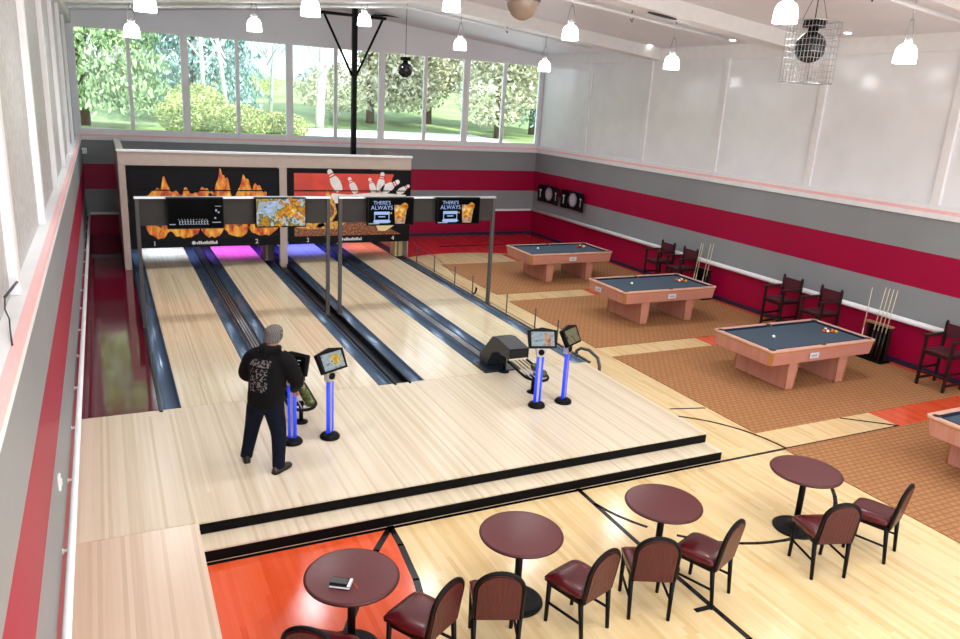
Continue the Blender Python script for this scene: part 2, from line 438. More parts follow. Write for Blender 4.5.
# gym floor with painted zones and lines
mb = MB(); mb.box(XL-.25, XR+.25, YF, YB+.25, -.2, 0, 0)
def flat(poly, m, z): mb.add([(p[0], p[1], z) for p in poly], [tuple(range(len(poly)))], m)
def strip(pts, wd, m, z):
    for a, b in zip(pts[:-1], pts[1:]):
        d = Vector((b[0]-a[0], b[1]-a[1])).normalized(); n = Vector((-d.y, d.x))*wd/2; e = d*wd*.2
        flat([(a[0]-e.x+n.x, a[1]-e.y+n.y), (a[0]-e.x-n.x, a[1]-e.y-n.y), (b[0]+e.x-n.x, b[1]+e.y-n.y), (b[0]+e.x+n.x, b[1]+e.y+n.y)], m, z)
arc0 = [(1.83, -3.40), (1.815, -3.78), (1.75, -4.4), (1.66, -4.85), (1.57, -5.25), (1.40, -5.8), (1.1, -6.6), (.8, -7.2)]
flat([(-.4, -3.4)]+[(-.4, -7.2)]+arc0[::-1], 1, .001)
flat([(10.33, 10.3), (10.33, YF), (XR, YF), (XR, 10.3)], 1, .001)
arcb = [(6.7, 10.45)]+[(8.9+2.2*math.cos(t), 9.6+1.15*math.sin(t)) for t in [PI*.86-i*PI*.76/10 for i in range(11)]]+[(XR, 9.7)]
flat([(6.7, YB), *[p for p in arcb], (XR, YB)][::-1], 3, .0013)
strip(arc0, .07, 2, .002)
strip([(1.83, -3.41), (1.54, -3.79), (1.13, -4.5), (.75, -5.15)], .07, 2, .002)
strip([(4.29, -3.38), (4.25, -4.7), (4.25, -6.32), (4.25, -8.5)], .06, 2, .002)
strip([(4.06, -5.82), (4.27, -5.83)], .06, 2, .0022)
strip([(-.1, -3.43), (10.33, -3.43)], .05, 2, .002)
cc = [(6.05+1.8*math.cos(t), -3.43+1.8*math.sin(t)) for t in [2*PI*i/64 for i in range(65)]]
strip(cc[:31], .05, 2, .002); strip(cc[34:39], .05, 2, .002); strip(cc[40:51], .05, 2, .002); strip(cc[54:], .05, 2, .002)
strip([(7.17, -1.68), (7.76, -1.83)], .04, 2, .002)
strip([(9.65, -2.88), (10.34, -3.43)], .05, 2, .0022)
strip([(8.9, 11.85), (12.9, 11.85)], .14, 2, .002)
struct(mb.build('floor', [M['maple'], M['orange'], M['line'], M['red_floor']]))

# raised approach, its step, the ramp and the lane bed
mb = MB()
mb.box(XL, 6.603, -3.093, -.004, .0, .285, 0)
mb.box(-.11, 6.603, -3.095, -3.09, .003, .262, 1)
mb.box(-.11, 6.63, -3.395, -3.095, 0, .143, 0); mb.box(-.11, 6.63, -3.398, -3.394, .006, .125, 1)
struct(mb.build('floor', [M['approach'], M['riser']]), 'raised pale wood bowling approach with a black edged step', 'floor')
mb = MB()
mb.add([(XL, -3.098, 0), (-.12, -3.098, 0), (-.12, -6.6, .001), (XL, -6.6, .001), (XL, -3.098, .285), (-.12, -3.098, .285), (-.12, -6.6, .004), (XL, -6.6, .004)],
       [(0,1,2,3), (4,5,6,7), (0,1,5,4), (1,2,6,5), (2,3,7,6), (3,0,4,7)])
struct(mb.build('floor', M['ramp']), 'pale wood ramp down from the bowling approach', 'floor')
mb = MB(); mb.box(XL, -.29, 0, YB, 0, .282)
struct(mb.build('floor', M['runner']), 'glossy dark red strip of floor beside the first lane', 'floor')
mb = MB(); mb.box(-.288, 6.69, 0, 12.2, 0, .16)
struct(mb.build('floor', M['cap']), 'dark bed under the bowling lanes', 'floor')

LX = [0, 1.762, 3.591, 5.331]; LW = 1.0668
ordn = ['first', 'second', 'third', 'fourth']
glow = ['white', 'magenta', 'blue', 'dim red']
for i, x in enumerate(LX):
    mb = MB(); mb.box(x, x+LW, 0, 11.9, .16, ZP-.0005)
    o = mb.build('bowling_lane', M['lane'])
    tag(o, '%s pale wood bowling lane from the left wall, under number %d' % (ordn[i], i+1), 'bowling lane', 'bowling lanes')
def gutter(xa, xb, lab):
    mb = MB(); n = 10; c = (xa+xb)/2; r = (xb-xa)/2-.012
    prof = [(xa, ZP-.001)]+[(c-r*math.cos(PI*k/n), ZP-.004-.075*math.sin(PI*k/n)) for k in range(n+1)]+[(xb, ZP-.001), (xb, .16), (xa, .16)]
    m = len(prof); vs = [(p[0], 0, p[1]) for p in prof]+[(p[0], 11.9, p[1]) for p in prof]
    for k in range(m): mb.add(vs, [(k, (k+1) % m, m+(k+1) % m, m+k)], 0, 1 <= k <= n)
    mb.add(vs, [tuple(range(m)), tuple(range(m, 2*m))[::-1]])
    tag(mb.build('lane_gutter', M['gutter']), lab, 'gutter', 'lane gutters')
G = .235
for i, x in enumerate(LX):
    gutter(x-G, x-.002, 'blue grey gutter along the left edge of the %s lane' % ordn[i])
    gutter(x+LW+.002, x+LW+G, 'blue grey gutter along the right edge of the %s lane' % ordn[i])
def divider(xa, xb, lab, kind):
    mb = MB(); e = .006
    if kind == 'track':
        mb.box(xa+e, xb-e, .01, 11.9, .16, ZP-.02, 0)
        o = mb.build('lane_divider', M['cap']); tag(o, lab, 'lane divider', 'dividers between lanes')
        for q in (.28, .5, .72):
            t_ = MB(); xx = xa+(xb-xa)*q; t_.tube([(xx, .0, ZP), (xx, 11.8, ZP)], .011, 6); t_.build('track_rail', M['chrome'], o)
    elif kind == 'channel':
        mb.box(xa+e, xb-e, .01, 11.9, .16, .2, 0)
        o = mb.build('lane_divider', M['cap']); tag(o, lab, 'lane divider', 'dividers between lanes')
        for xx in (xa+.025, xb-.025):
            t_ = MB(); t_.box(xx-.018, xx+.018, -.06, 8.78, .2, ZP+.02); t_.build('cap_bar', M['black'], o, bevel=.008)
    else:
        mb.box(xa, xb, -.08, 11.9, .286, ZP+.03, 0)
        o = mb.build('lane_divider', M['cap'], bevel=.006); tag(o, lab, 'lane divider', 'dividers between lanes')
divider(LX[0]+LW+G, LX[1]-G, 'slim slate divider with ball return rails between the first and second lanes', 'track')
divider(LX[1]+LW+G, LX[2]-G, 'open dark channel with black capped sides between the second and third lanes', 'channel')
divider(LX[2]+LW+G, LX[3]-G, 'slim slate divider with ball return rails between the third and fourth lanes', 'track')
divider(-.285, -.237, 'dark capping strip on the outer left of the lanes, beside the red floor', 'cap')
divider(6.635, 6.685, 'dark capping strip on the outer right of the lanes, below the low guard rail', 'cap')

# pinsetter housing with printed masking boards
root = thing('pinsetter_housing', 'tan framed box over the lane ends, with printed black boards and lane numbers', 'pinsetter housing', (0, 8.8, 0))
yf = 8.8
def P(n, mb, mats, **k):
    for q in range(len(mb.v)): mb.v[q] = (mb.v[q][0], mb.v[q][1]-yf, mb.v[q][2])
    return mb.build(n, mats, root, **k)
mb = MB(); mb.box(-.44, 6.64, yf, yf+.14, 2.72, 3.03); P('top_beam', mb, M['tan'], bevel=.01)
mb = MB(); mb.box(-.46, 6.66, yf-.02, yf+.2, 3.03, 3.07); P('top_cap', mb, M['white'])
for a, b, z0 in ((-.44, -.29, .283), (3.155, 3.345, .202), ):
    mb = MB(); mb.box(a, b, yf, yf+.14, z0, 2.72); P('upright', mb, M['tan'], bevel=.008)
mb = MB(); mb.box(-.44, -.29, yf+.14, 13.3, .283, 3.03); P('side_wall', mb, M['tan'])
mb = MB(); mb.box(6.64, 6.66, yf+.14, 12.3, .318, 3.03); P('side_wall', mb, M['tan'])
mb = MB(); mb.box(-.29, 6.7, 12.2, 12.26, .0, 2.7); P('back_wall', mb, M['black'])
mb = MB(); mb.box(-.29, 6.7, yf+.8, 12.2, 1.72, 1.76); P('machine_cover', mb, M['black'])
mb = MB(); mb.box(-.29, 6.7, 11.95, 12.15, .16, 1.4); P('pit_curtain', mb, M['blackgloss'])
for a, b in ((6.42, 6.69), (2.84, 3.1)):
    mb = MB(); mb.box(a, b, yf+.5, yf+.9, .286, .8, 0); mb.box(a+.05, a+.1, yf+.495, yf+.5, .3, .8, 1); P('kickback_board', mb, [M['cream_print'] if a > 5 else M['midgrey'], M['shelfwood']])
# ---- boards: left board with flames
def outline(pts): return pts
Rx = Matrix.Rotation(PI/2, 4, 'X')
def art(mb, poly, m, d):    # a printed patch on the board's face, d = layer
    y = yf-.004-.0012*d
    mb.add([(p[0], y, p[1]) for p in poly], [tuple(range(len(poly)))], m)
def ell(cx, cz, rx, rz, n=20, a0=0, a1=2*PI): return [(cx+rx*math.cos(a0+(a1-a0)*i/n), cz+rz*math.sin(a0+(a1-a0)*i/n)) for i in range(n if a1-a0 >= 2*PI-.01 else n+1)]
def flame(mb, cx, z0, wd, h, tips, m):
    pts = []
    n = 26
    for i in range(n+1):
        u = i/n; x = cx-wd/2+wd*u
        z = z0
        for (tu, th, tw) in tips: z = max(z, z0+h*th*math.exp(-((u-tu)/tw)**2)*(1-.12*math.sin(u*37)))
        pts.append((x, max(z, z0+h*.02)))
    bot = [(cx+wd/2*math.cos(t), z0-.25*math.sin(t)*wd) for t in [PI*i/10 for i in range(1, 10)]]
    art(mb, pts[::-1]+bot[::-1], m, 1)
def board_frame(mb, a, b, black):
    mb.box(a, b, yf-.003, yf+.03, .80, 2.70, black)
mb = MB(); board_frame(mb, -.27, 3.16, 0)
art(mb, [(-.2, 1.0), (3.1, 1.0), (3.1, 2.62), (-.2, 2.62)], 1, 0)
def rag(cx, cz, rx, rz, seed, n=30):
    rnd = random.Random(seed); return [(cx+rx*(1+rnd.uniform(-.09, .09))*math.cos(2*PI*i/n), cz+rz*(1+rnd.uniform(-.09, .09))*math.sin(2*PI*i/n)) for i in range(n)]
flame(mb, .52, 1.98, .80, .48, [(.5, 1, .13), (.3, .45, .25), (.75, .35, .2)], 2)
flame(mb, 1.22, 1.98, .8, .34, [(.2, .85, .09), (.7, .75, .22), (.45, .35, .3)], 2)
flame(mb, 1.78, 1.98, .62, .66, [(.5, 1, .22), (.72, .85, .1), (.15, .25, .2)], 2)
flame(mb, 2.45, 1.98, .8, .54, [(.35, 1, .2), (.7, .65, .2), (.9, .3, .2)], 2)
for k, (cx, rx) in enumerate(((.34, .30), (.92, .40), (1.55, .30), (2.10, .34), (2.76, .40))):
    art(mb, rag(cx, 1.47, rx, .44, k), 2, 1); art(mb, rag(cx+.02, 1.55, rx*.72, .26, k+9), 3, 2)
board_l = P('masking_board', mb, [M['black'], M['dark_print'], M['fire'], M['ember']])
# right board: red ground, tumbling pins and food colours
mb = MB(); board_frame(mb, 3.37, 6.64, 0)
art(mb, [(3.52, 1.0), (6.58, 1.0), (6.58, 2.60), (3.52, 2.60)], 1, 0)
art(mb, [(3.52, 1.85), (5.9, 1.85), (6.15, 2.60), (3.52, 2.60)], 2, 1)
def pin(mb, cx, cz, ang, s):
    prof = [(0, 0), (.055, 0), (.075, .06), (.085, .14), (.075, .22), (.05, .28), (.038, .32), (.045, .36), (.035, .40), (0, .415)]
    pl = prof[1:]+[(-p[0], p[1]) for p in prof[-2:0:-1]]
    c, q = math.cos(ang), math.sin(ang)
    tr = lambda p: (cx+s*(p[0]*c-(p[1]-.2)*q), cz+s*(p[0]*q+(p[1]-.2)*c))
    art(mb, [tr(p) for p in pl], 4, 3)
    for z in (.27, .315):
        art(mb, [tr((-.05, z)), (tr((.05, z))), tr((.05, z+.022)), tr((-.05, z+.022))], 6, 4)
art(mb, [(4.3, 1.84), (6.5, 1.86), (6.5, 2.06), (5.6, 2.12), (4.9, 2.06), (4.5, 2.1)], 4, 2)
for a in ((4.55, 2.42, .5, 1.5), (5.03, 2.3, .45, 1.1), (5.55, 2.3, .35, 1.0), (5.8, 2.38, -.15, 1.3), (6.05, 2.28, -1.05, 1.4), (6.42, 2.2, -1.0, 1.0)): pin(mb, *a)
art(mb, [(3.52, 1.0), (3.52, 1.22), (6.0, 1.2), (6.4, 1.0)], 8, 1)
art(mb, [(4.35, 2.2), (4.55, 1.9), (4.62, 1.6), (4.45, 1.3), (4.2, 1.45), (4.28, 1.8)], 7, 5)
art(mb, ell(4.35, 1.65, .2, .2), 8, 6)
art(mb, rag(3.9, 1.3, .4, .12, 3), 7, 2); art(mb, rag(4.6, 1.27, .5, .1, 4), 7, 2)
art(mb, rag(5.3, 1.22, .6, .17, 5), 8, 3)
art(mb, [(5.65, 1.32), (6.3, 1.32), (6.12, 1.2), (5.95, 1.1), (5.75, 1.1)], 5, 4)
board_r = P('masking_board', mb, [M['black'], M['dark_print'], M['red_print'], M['dark_print'], M['white_print'], M['cream_print'], M['mark_red'], M['food'], M['bun']])
for a, b in ((-.2, 3.1), (3.45, 6.6)):
    mb = MB(); mb.box(a, b, yf-.016, yf-.004, 2.15, 2.175); P('board_rail', mb, M['black'])
for x, n in ((.23, '1'), (2.58, '2'), (3.86, '3'), (6.16, '4')):
    mb = MB(); text_mb(mb, n, .16, Matrix.Translation((x, yf-.01, .90)) @ Rx)
    o = P('lane_number', mb, M['white_print']); o['label'] = 'white lane number '+n
for x in (1.4, 5.05):
    mb = MB(); rnd = random.Random(3)
    for k in range(11):
        q = x-.24+k*.045; mb.box(q, q+.032, yf-.009, yf-.006, .865, .865+rnd.choice((.05, .06, .075)))
    mb.prism(ell(x-.3, .9, .045, .045), -.001, .001, 0, M=Matrix.Translation((0, yf-.008, 0)) @ Rx)
    P('maker_mark', mb, M['white_print'])

# ------------------------------------------------------------------ monitor gantries over the lanes
YG = 3.95
def gantry(x0, x1, lab, brk):
    r = thing('monitor_gantry', lab, 'monitor frame', (x0, YG, 0), 0, 'monitor gantries')
    w = x1-x0
    for x in (0, w):
        z0 = .317 if (x == 0) == (x0 < 0) else .307
        mb = MB(); mb.box(x-.032, x+.032, -.04, .04, z0, 2.62); mb.box(x-.04, x+.04, -.08, .08, z0, z0+.02)
        mb.build('post', M['midgrey'], r, bevel=.004)
    mb = MB(); mb.box(-.04, w+.04, -.045, .045, 2.62, 2.655); mb.build('top_bar', M['chrome'], r)
    mb = MB(); mb.box(.035, w-.035, -.02, .02, 2.15, 2.62); mb.build('back_board', M['greyboard'], r)
gantry(-.262, 3.089, 'grey two-post monitor frame standing over the two left lanes', 0)
gantry(3.331, 6.66, 'grey two-post monitor frame standing over the two right lanes', 0)
def monitor(x0, x1, lab, fill, frame=True):
    cx = (x0+x1)/2; w = x1-x0; r = thing('monitor', lab, 'monitor', (cx, YG-.11, 2.38), 0, 'lane monitors')
    mb = MB(); mb.box(-.12, .12, .03, .089, -.12, .12); mb.build('wall_mount', M['black'], r)
    mb = MB(); mb.box(-w/2, w/2, -.06, .03, -.275, .275); mb.build('housing', M['black'], r, bevel=.008)
    mb = MB(); mb.add([(-w/2+.02, -.0615, -.25), (w/2-.02, -.0615, -.25), (w/2-.02, -.0615, .255), (-w/2+.02, -.0615, .255)], [(0,1,2,3)]); sc = mb
    mats = fill(sc, w)
    sc.build('screen', mats, r)
def spoly(mb, pts, m, d=1): mb.add([(p[0], -.0615-.0008*d, p[1]) for p in pts], [tuple(range(len(pts)))], m)
def srect(mb, x0, x1, z0, z1, m, d=1): spoly(mb, [(x0, z0), (x1, z0), (x1, z1), (x0, z1)], m, d)
def fill_score(mb, w):
    rnd = random.Random(5)
    for k in range(11):
        x = -.28+k*.046; srect(mb, x, x+.012, -.2, -.2+rnd.uniform(.05, .09), 1)
        srect(mb, x+.018, x+.032, -.2, -.185, 1); srect(mb, x+.014, x+.03, -.15, -.14, 1)
    srect(mb, -.44, -.34, -.2, -.185, 1); srect(mb, .27, .42, -.17, -.155, 1); srect(mb, .31, .34, -.1, -.07, 1)
    srect(mb, .33, .36, .03, .07, 1); srect(mb, .37, .4, 0, .03, 1); srect(mb, .33, .43, .12, .13, 1)
    for k in range(10): srect(mb, -.3+k*.05, -.28+k*.05, -.11, -.102, 1)
    return [M['screen_black'], M['scr_text']]
def fill_food(mb, w):
    srect(mb, -w/2+.02, w/2-.02, -.25, .255, 1)
    rnd = random.Random(2)
    spoly(mb, [(-.43, .0), (-.1, -.08), (-.05, .22), (-.4, .2)], 3, 2)
    for k in range(7):
        cx, cz = rnd.uniform(-.4, -.1), rnd.uniform(-.02, .2); spoly(mb, ell(cx, cz, .05, .018, 10), 2, 3)
    for k in range(14):
        cx, cz = rnd.uniform(-.02, .38), rnd.uniform(-.18, .2); a = rnd.uniform(0, 3)
        c, q = math.cos(a), math.sin(a); l, h = .1, .022
        spoly(mb, [(cx+c*u*l-q*v*h, cz+q*u*l+c*v*h) for u, v in ((-1, -1), (1, -1), (1, 1), (-1, 1))], 4, 4+k*.2)
    return [M['screen_black'], M['scr_food'], M['scr_blue'], M['scr_pale'], M['scr_amber']]
def fill_ad(mb, w):
    Mt = lambda x, z: Matrix.Translation((x, -.0635, z)) @ Rx
    text_mb(mb, "THERE'S", .1, Mt(-.19, .17), 1, .0005); text_mb(mb, "ALWAYS", .115, Mt(-.19, .075), 1, .0005)
    srect(mb, -.35, -.03, -.06, .0, 1); srect(mb, -.345, -.33, -.2, -.06, 1); srect(mb, -.05, -.035, -.2, -.06, 1)
    srect(mb, -.26, -.12, -.11, -.09, 1)
    spoly(mb, [(-.37, -.2), (-.34, -.16), (-.04, -.16), (0, -.2), (-.05, -.225), (-.33, -.225)], 1)
    srect(mb, -.46, -.24, -.245, -.225, 3, 1)
    spoly(mb, [(.09, -.24), (.29, -.24), (.34, .13), (.06, .13)], 4, 1); spoly(mb, [(.1, -.13), (.27, -.13), (.32, .1), (.08, .1)], 2, 2)
    spoly(mb, ell(.28, .1, .075, .075, 16), 2, 3); spoly(mb, ell(.0, -.03, .02, .02, 8), 2, 1)
    return [M['screen_black'], M['scr_blue'], M['scr_amber'], M['scr_text'], M['scr_peach']]
monitor(.2, 1.15, 'dark scoreboard monitor with tiny white columns, leftmost over the lanes', fill_score)
monitor(1.7, 2.63, 'monitor showing a colourful plate of food, over the second lane', fill_food)
monitor(3.83, 4.79, 'monitor with blue lettering and a drink glass, in front of the red pin board', fill_ad)
monitor(5.3, 6.26, 'monitor with blue lettering and a drink glass, in front of the red striped wall', fill_ad)

# ------------------------------------------------------------------ consoles on the approach
def kiosk(x, y, yaw_, lab, fill):
    r = thing('bowling_console', lab, 'console', (x, y, ZP), yaw_, 'bowling consoles')
    mb = MB(); mb.lathe([(0, .0), (.125, .0), (.13, .02), (.11, .05), (.055, .07), (0, .07)], seg=24); mb.build('base', M['black'], r)
    mb = MB()
    for sx in (-.032, .032): mb.cyl((sx, 0, .07), (sx, 0, .78), .024, seg=12)
    mb.build('light_tube', M['blue'], r)
    mb = MB(); mb.box(-.016, .016, -.022, .022, .07, .78); mb.build('column', M['chrome'], r)
    mb = MB(); mb.prism([(-.06, .78), (.06, .78), (.085, .93), (-.085, .93)], -.035, .035, M=Rx); mb.build('neck', M['chrome'], r)
    mb = MB(); mb.cyl((0, -.034, .85), (0, -.046, .85), .045, seg=20); mb.build('speaker_dot', M['black'], r)
    T = Matrix.Translation((0, -.02, 1.05)) @ Matrix.Rotation(math.radians(-27), 4, 'X') @ Matrix.Scale(1.1, 4)
    mb = MB(); mb.prism([(-.185, -.125), (.185, -.125), (.2, .11), (0, .15), (-.2, .11)], -.03, .03, M=T @ Rx)
    h = mb.build('screen_housing', M['black'], r, bevel=.008)
    mb = MB()
    def q(pts, m, d): mb.add([T @ Vector((p[0], -.031-.0008*d, p[1])) for p in pts], [tuple(range(len(pts)))], m)
    mats = fill(q); mb.build('screen', mats, h)
def rc(x0, x1, z0, z1): return [(x0, z0), (x1, z0), (x1, z1), (x0, z1)]
def f_dark(q):
    q(rc(-.155, .155, -.1, .09), 0, 0)
    rnd = random.Random(1)
    for i in range(4):
        for j in range(3): q(rc(-.13+j*.1, -.13+j*.1+rnd.uniform(.02, .06), -.08+i*.04, -.07+i*.04), 1, 1)
    return [M['screen_black'], M['scr_text']]
def f_food(q): q(rc(-.155, .155, -.1, .09), 0, 0); q(ell(.04, 0, .09, .07), 1, 1); return [M['scr_pale'], M['scr_yellow']]
def f_two(q): q(rc(-.155, .155, -.1, .09), 0, 0); q(rc(.02, .11, -.09, .07), 1, 1); return [M['scr_pale'], M['scr_peach']]
def f_olive(q): q(rc(-.155, .155, -.1, .09), 0, 0); return [M['scr_olive']]
kiosk(1.17, -1.56, math.radians(-24), 'blue lit console with a dark screen, right beside the standing person', f_dark)
kiosk(1.65, -1.56, math.radians(28), 'blue lit console with a yellow picture on its screen, right of the person', f_food)
kiosk(4.77, -1.49, math.radians(-16), 'blue lit console facing front with a pale two-part picture, by the grey ball hood', f_two)
kiosk(5.24, -1.48, math.radians(30), 'blue lit console with an olive picture, turned right, rightmost of the consoles', f_olive)

# ------------------------------------------------------------------ ball returns
def ball_return(x, lab):
    r = thing('ball_return', lab, 'ball return', (x, 0, ZP), 0, 'ball returns')
    w = .175
    prof = [(.56, .03), (.56, .16), (.14, .58), (-.02, .61), (-.48, .55), (-.48, .37), (-.3, .38), (-.05, .38), (.12, .30), (.28, .03)]
    vs = [(-w, p[0], p[1]) for p in prof]+[(w, p[0], p[1]) for p in prof]; n = len(prof)
    mb = MB()
    for k in range(n):
        if k in (4, 5): continue
        mb.add(vs, [(k, (k+1) % n, n+(k+1) % n, n+k)])
    mb.add(vs, [tuple(range(n)), tuple(range(n, 2*n))[::-1]])
    o = mb.build('hood', M['hood'], r, bevel=.02)
    mb = MB(); mb.box(-w+.02, w-.02, -.47, -.36, .385, .535); mb.build('hood_opening', M['pocket'], o)
    mb = MB()
    loop = [(-.17, -.45, .34), (-.18, -.85, .30)]+[(-.18*math.cos(t), -1.02-.24*math.sin(t), .29) for t in [PI*i/12 for i in range(13)]]+[(.18, -.85, .30), (.17, -.45, .34)]
    mb.tube(loop, .022, 8); mb.build('rack_ring', M['black'], r)
    mb = MB()
    for xx in (-.10, -.03, .04, .115): mb.tube([(xx, -.42, .335), (xx, -1.22 if abs(xx) < .08 else -1.15, .275)], .01, 6)
    mb.build('ball_rail', M['chrome'], r)
    for yy in (-.02, -.98):
        mb = MB(); mb.cyl((0, yy, 0), (0, yy, .30 if yy < -.5 else .32), .03, seg=12); mb.box(-.15 if yy < -.5 else -.07, .15 if yy < -.5 else .07, yy-.05, yy+.05, .26 if yy < -.5 else .28, .28 if yy < -.5 else .30)
        mb.lathe([(0, 0), (.09, 0), (.09, .015), (.04, .035), (0, .035)], (0, yy, 0)); mb.build('leg', M['black'], r)
    mb = MB(); mb.box(-.33, .33, .005, .5, .0, .02); mb.build('floor_plate', M['cap'], r)
ball_return(1.414, 'dark hooded ball return holding green balls, just beyond the person')
ball_return(4.995, 'dark grey hooded ball return behind the two right consoles')
def bball(x, y, z, lab, grp):
    mb = MB(); mb.sphere((0, 0, 0), .064, 20, 14); o = mb.build('bowling_ball', M['ballgreen']); o.location = (x, y, z); tag(o, lab, 'ball', grp)
def zr(y): return ZP+.335-.06*(-.42-y)/.8
for k in range(5): bball(1.414+.0775, -.62-.131*k, zr(-.62-.131*k)+.062, 'green mottled ball in the row on the rack beyond the person', 'green balls on the left rack')
for k in range(3): bball(4.995+.0775, -.86-.131*k, zr(-.86-.131*k)+.062, 'green mottled ball on the rack behind the right consoles', 'green balls on the right rack')

# ------------------------------------------------------------------ low guard rail and curved end hoop right of the lanes
r = thing('guard_rail', 'low row of thin dark posts along the right edge of the fourth lane', 'guard rail', (6.74, 0, 0))
for y in (8.44, 7.2, 5.9, 4.9, 3.21, 2.0, 1.15):
    mb = MB(); mb.cyl((0, y, 0), (0, y, ZP+.43), .014, seg=8); mb.build('post', M['darkgrey'], r)
mb = MB(); mb.tube([(0, 8.7, ZP+.5), (0, 8.44, ZP+.43), (0, 7.2, ZP+.42), (0, 6.4, ZP+.3), (0, 5.9, ZP+.2)], .006, 6)
mb.tube([(0, 8.44, ZP+.04), (0, 1.15, ZP+.04)], .007, 6); mb.build('cable', M['darkgrey'], r)
mb = MB(); mb.tube([(.12*math.cos(t)-.02, 4.9-.0, ZP+.1+.12*math.sin(t)) for t in [-PI*.5+PI*.62*i/8 for i in range(9)]], .022, 8); mb.build('clip', M['black'], r)
mb = MB(); mb.tube([(6.78, .55, .02), (6.80, .55, .30), (6.83, .47, .37), (6.86, .25, .40), (6.88, .0, .33), (6.88, -.08, .2), (6.88, -.08, .02)], .03, 10)
tag(mb.build('end_hoop', M['midgrey']), 'small grey bent bar standing at the near end of the rightmost gutter', 'bar')

# ------------------------------------------------------------------ wall rails and small fittings
def wall_rail(x, sgn, y0, y1, lab, r0):
    r = thing('wall_rail', lab, 'wall rail', (x, 0, 0))
    ext = abs((XR if sgn > 0 else XL)-x)
    mb = MB(); mb.tube([(0, y0, .92), (0, y1, .92)], r0, 12); mb.build('tube', M['white'], r)
    n = int((y1-y0)/1.25)
    for i in range(n+1):
        y = y0+.3+i*1.25
        if y > y1: break
        mb = MB(); mb.cyl((sgn*r0*.5, y, .9), (sgn*(ext-.002), y, .89), .012, seg=8); mb.cyl((sgn*(ext-.01), y, .89), (sgn*(ext-.001), y, .89), .025, seg=10); mb.build('bracket', M['white'], r)
wall_rail(XR-.1, 1, -2.08, 13.5, 'long white rail along the right wall behind the pool tables', .055)
wall_rail(XL+.07, -1, -9.5, 13.5, 'long white rail along the left wall, on small brackets', .03)
mb = MB(); mb.box(XL+.02, XR-.1, YB-.07, YB-.02, .86, .93); tag(mb.build('wall_rail', M['white']), 'thin white rail low across the far wall', 'wall rail')
mb = MB(); mb.box(XR-.025, XR, YF, YB, 0, .11); struct(mb.build('baseboard_right', M['purple']))
mb = MB(); mb.box(6.75, XR, YB-.025, YB, 0, .11); struct(mb.build('baseboard_back', M['purple']))
mb = MB(); mb.box(XL, XL+.02, -3.94, -3.86, 1.29, 1.42); mb.box(XL+.02, XL+.03, -3.92, -3.88, 1.33, 1.38); tag(mb.build('wall_switch', M['white'], bevel=.004), 'small white switch box on the crimson stripe of the left wall', 'switch')
r = thing('wall_box', 'small white box mounted high on the left wall near the far corner', 'wall box', (XL, 13.0, 2.62))
mb = MB(); mb.box(.02, .14, -.12, .12, 0, .14); mb.build('case', M['white'], r, bevel=.01)
mb = MB(); mb.box(0, .03, -.04, .04, .04, .1); mb.build('bracket', M['black'], r)
# cable and hook on the left ledge
r = thing('wall_cable', 'thin dark cable hanging from a hook at the foot of the left panels', 'cable', (XL-.11, -4.6, 3.075))
mb = MB(); mb.tube([(.03, .35, .0), (.03, .33, .07), (.03, .1, .10), (.03, -.5, .16)], .009, 6); mb.build('hook', M['darkgrey'], r)
mb = MB(); mb.tube([(.03, -.5, .16), (.03, -.56, .1), (.04, -.5, .02), (.06, -.7, .0), (.09, -.95, -.01)], .005, 6); mb.build('cord', M['darkgrey'], r)

# dartboards
def dart(y, lab):
    r = thing('dartboard_cabinet', lab, 'dartboard', (XR, y, 1.6), 0, 'dartboards')
    mb = MB(); mb.box(-.1, -.001, -.36, .36, -.3, .3); mb.build('case', M['black'], r, bevel=.01)
    mb = MB(); mb.cyl((-.1, 0, .02), (-.125, 0, .02), .225, seg=32); o = mb.build('target', M['inkgrey'], r)
    mb = MB()
    for k in range(20):
        t0, t1 = 2*PI*k/20, 2*PI*(k+1)/20
        if k % 2: mb.add([(-.1265, 0, .02), (-.1265, .17*math.cos(t0), .02+.17*math.sin(t0)), (-.1265, .17*math.cos(t1), .02+.17*math.sin(t1))], [(0,1,2)])
    mb.cyl((-.1262, 0, .02), (-.129, 0, .02), .025, seg=12); mb.build('sectors', M['tagwhite'], o)
    for s in (-1, 1):
        T = Matrix.Translation((-.1, s*.36, 0)) @ Matrix.Rotation(s*math.radians(6), 4, 'Z')
        mb = MB(); mb.box(-.03, 0, 0 if s > 0 else -.32, .32 if s > 0 else 0, -.3, .3, 0, M=T); d = mb.build('door', M['black'], r, bevel=.006)
        mb = MB()
        yy = s*.16
        mb.box(-.034, -.031, yy-.02, yy+.02, -.15, .12, 0, M=T); mb.box(-.034, -.031, yy-.06, yy+.06, .08, .13, 0, M=T); mb.build('score_panel', M['tagwhite'], d)
dart(12.45, 'open black dartboard cabinet on the right wall, nearest the far corner')
dart(10.9, 'open black dartboard cabinet on the right wall, the one nearer the pool tables')

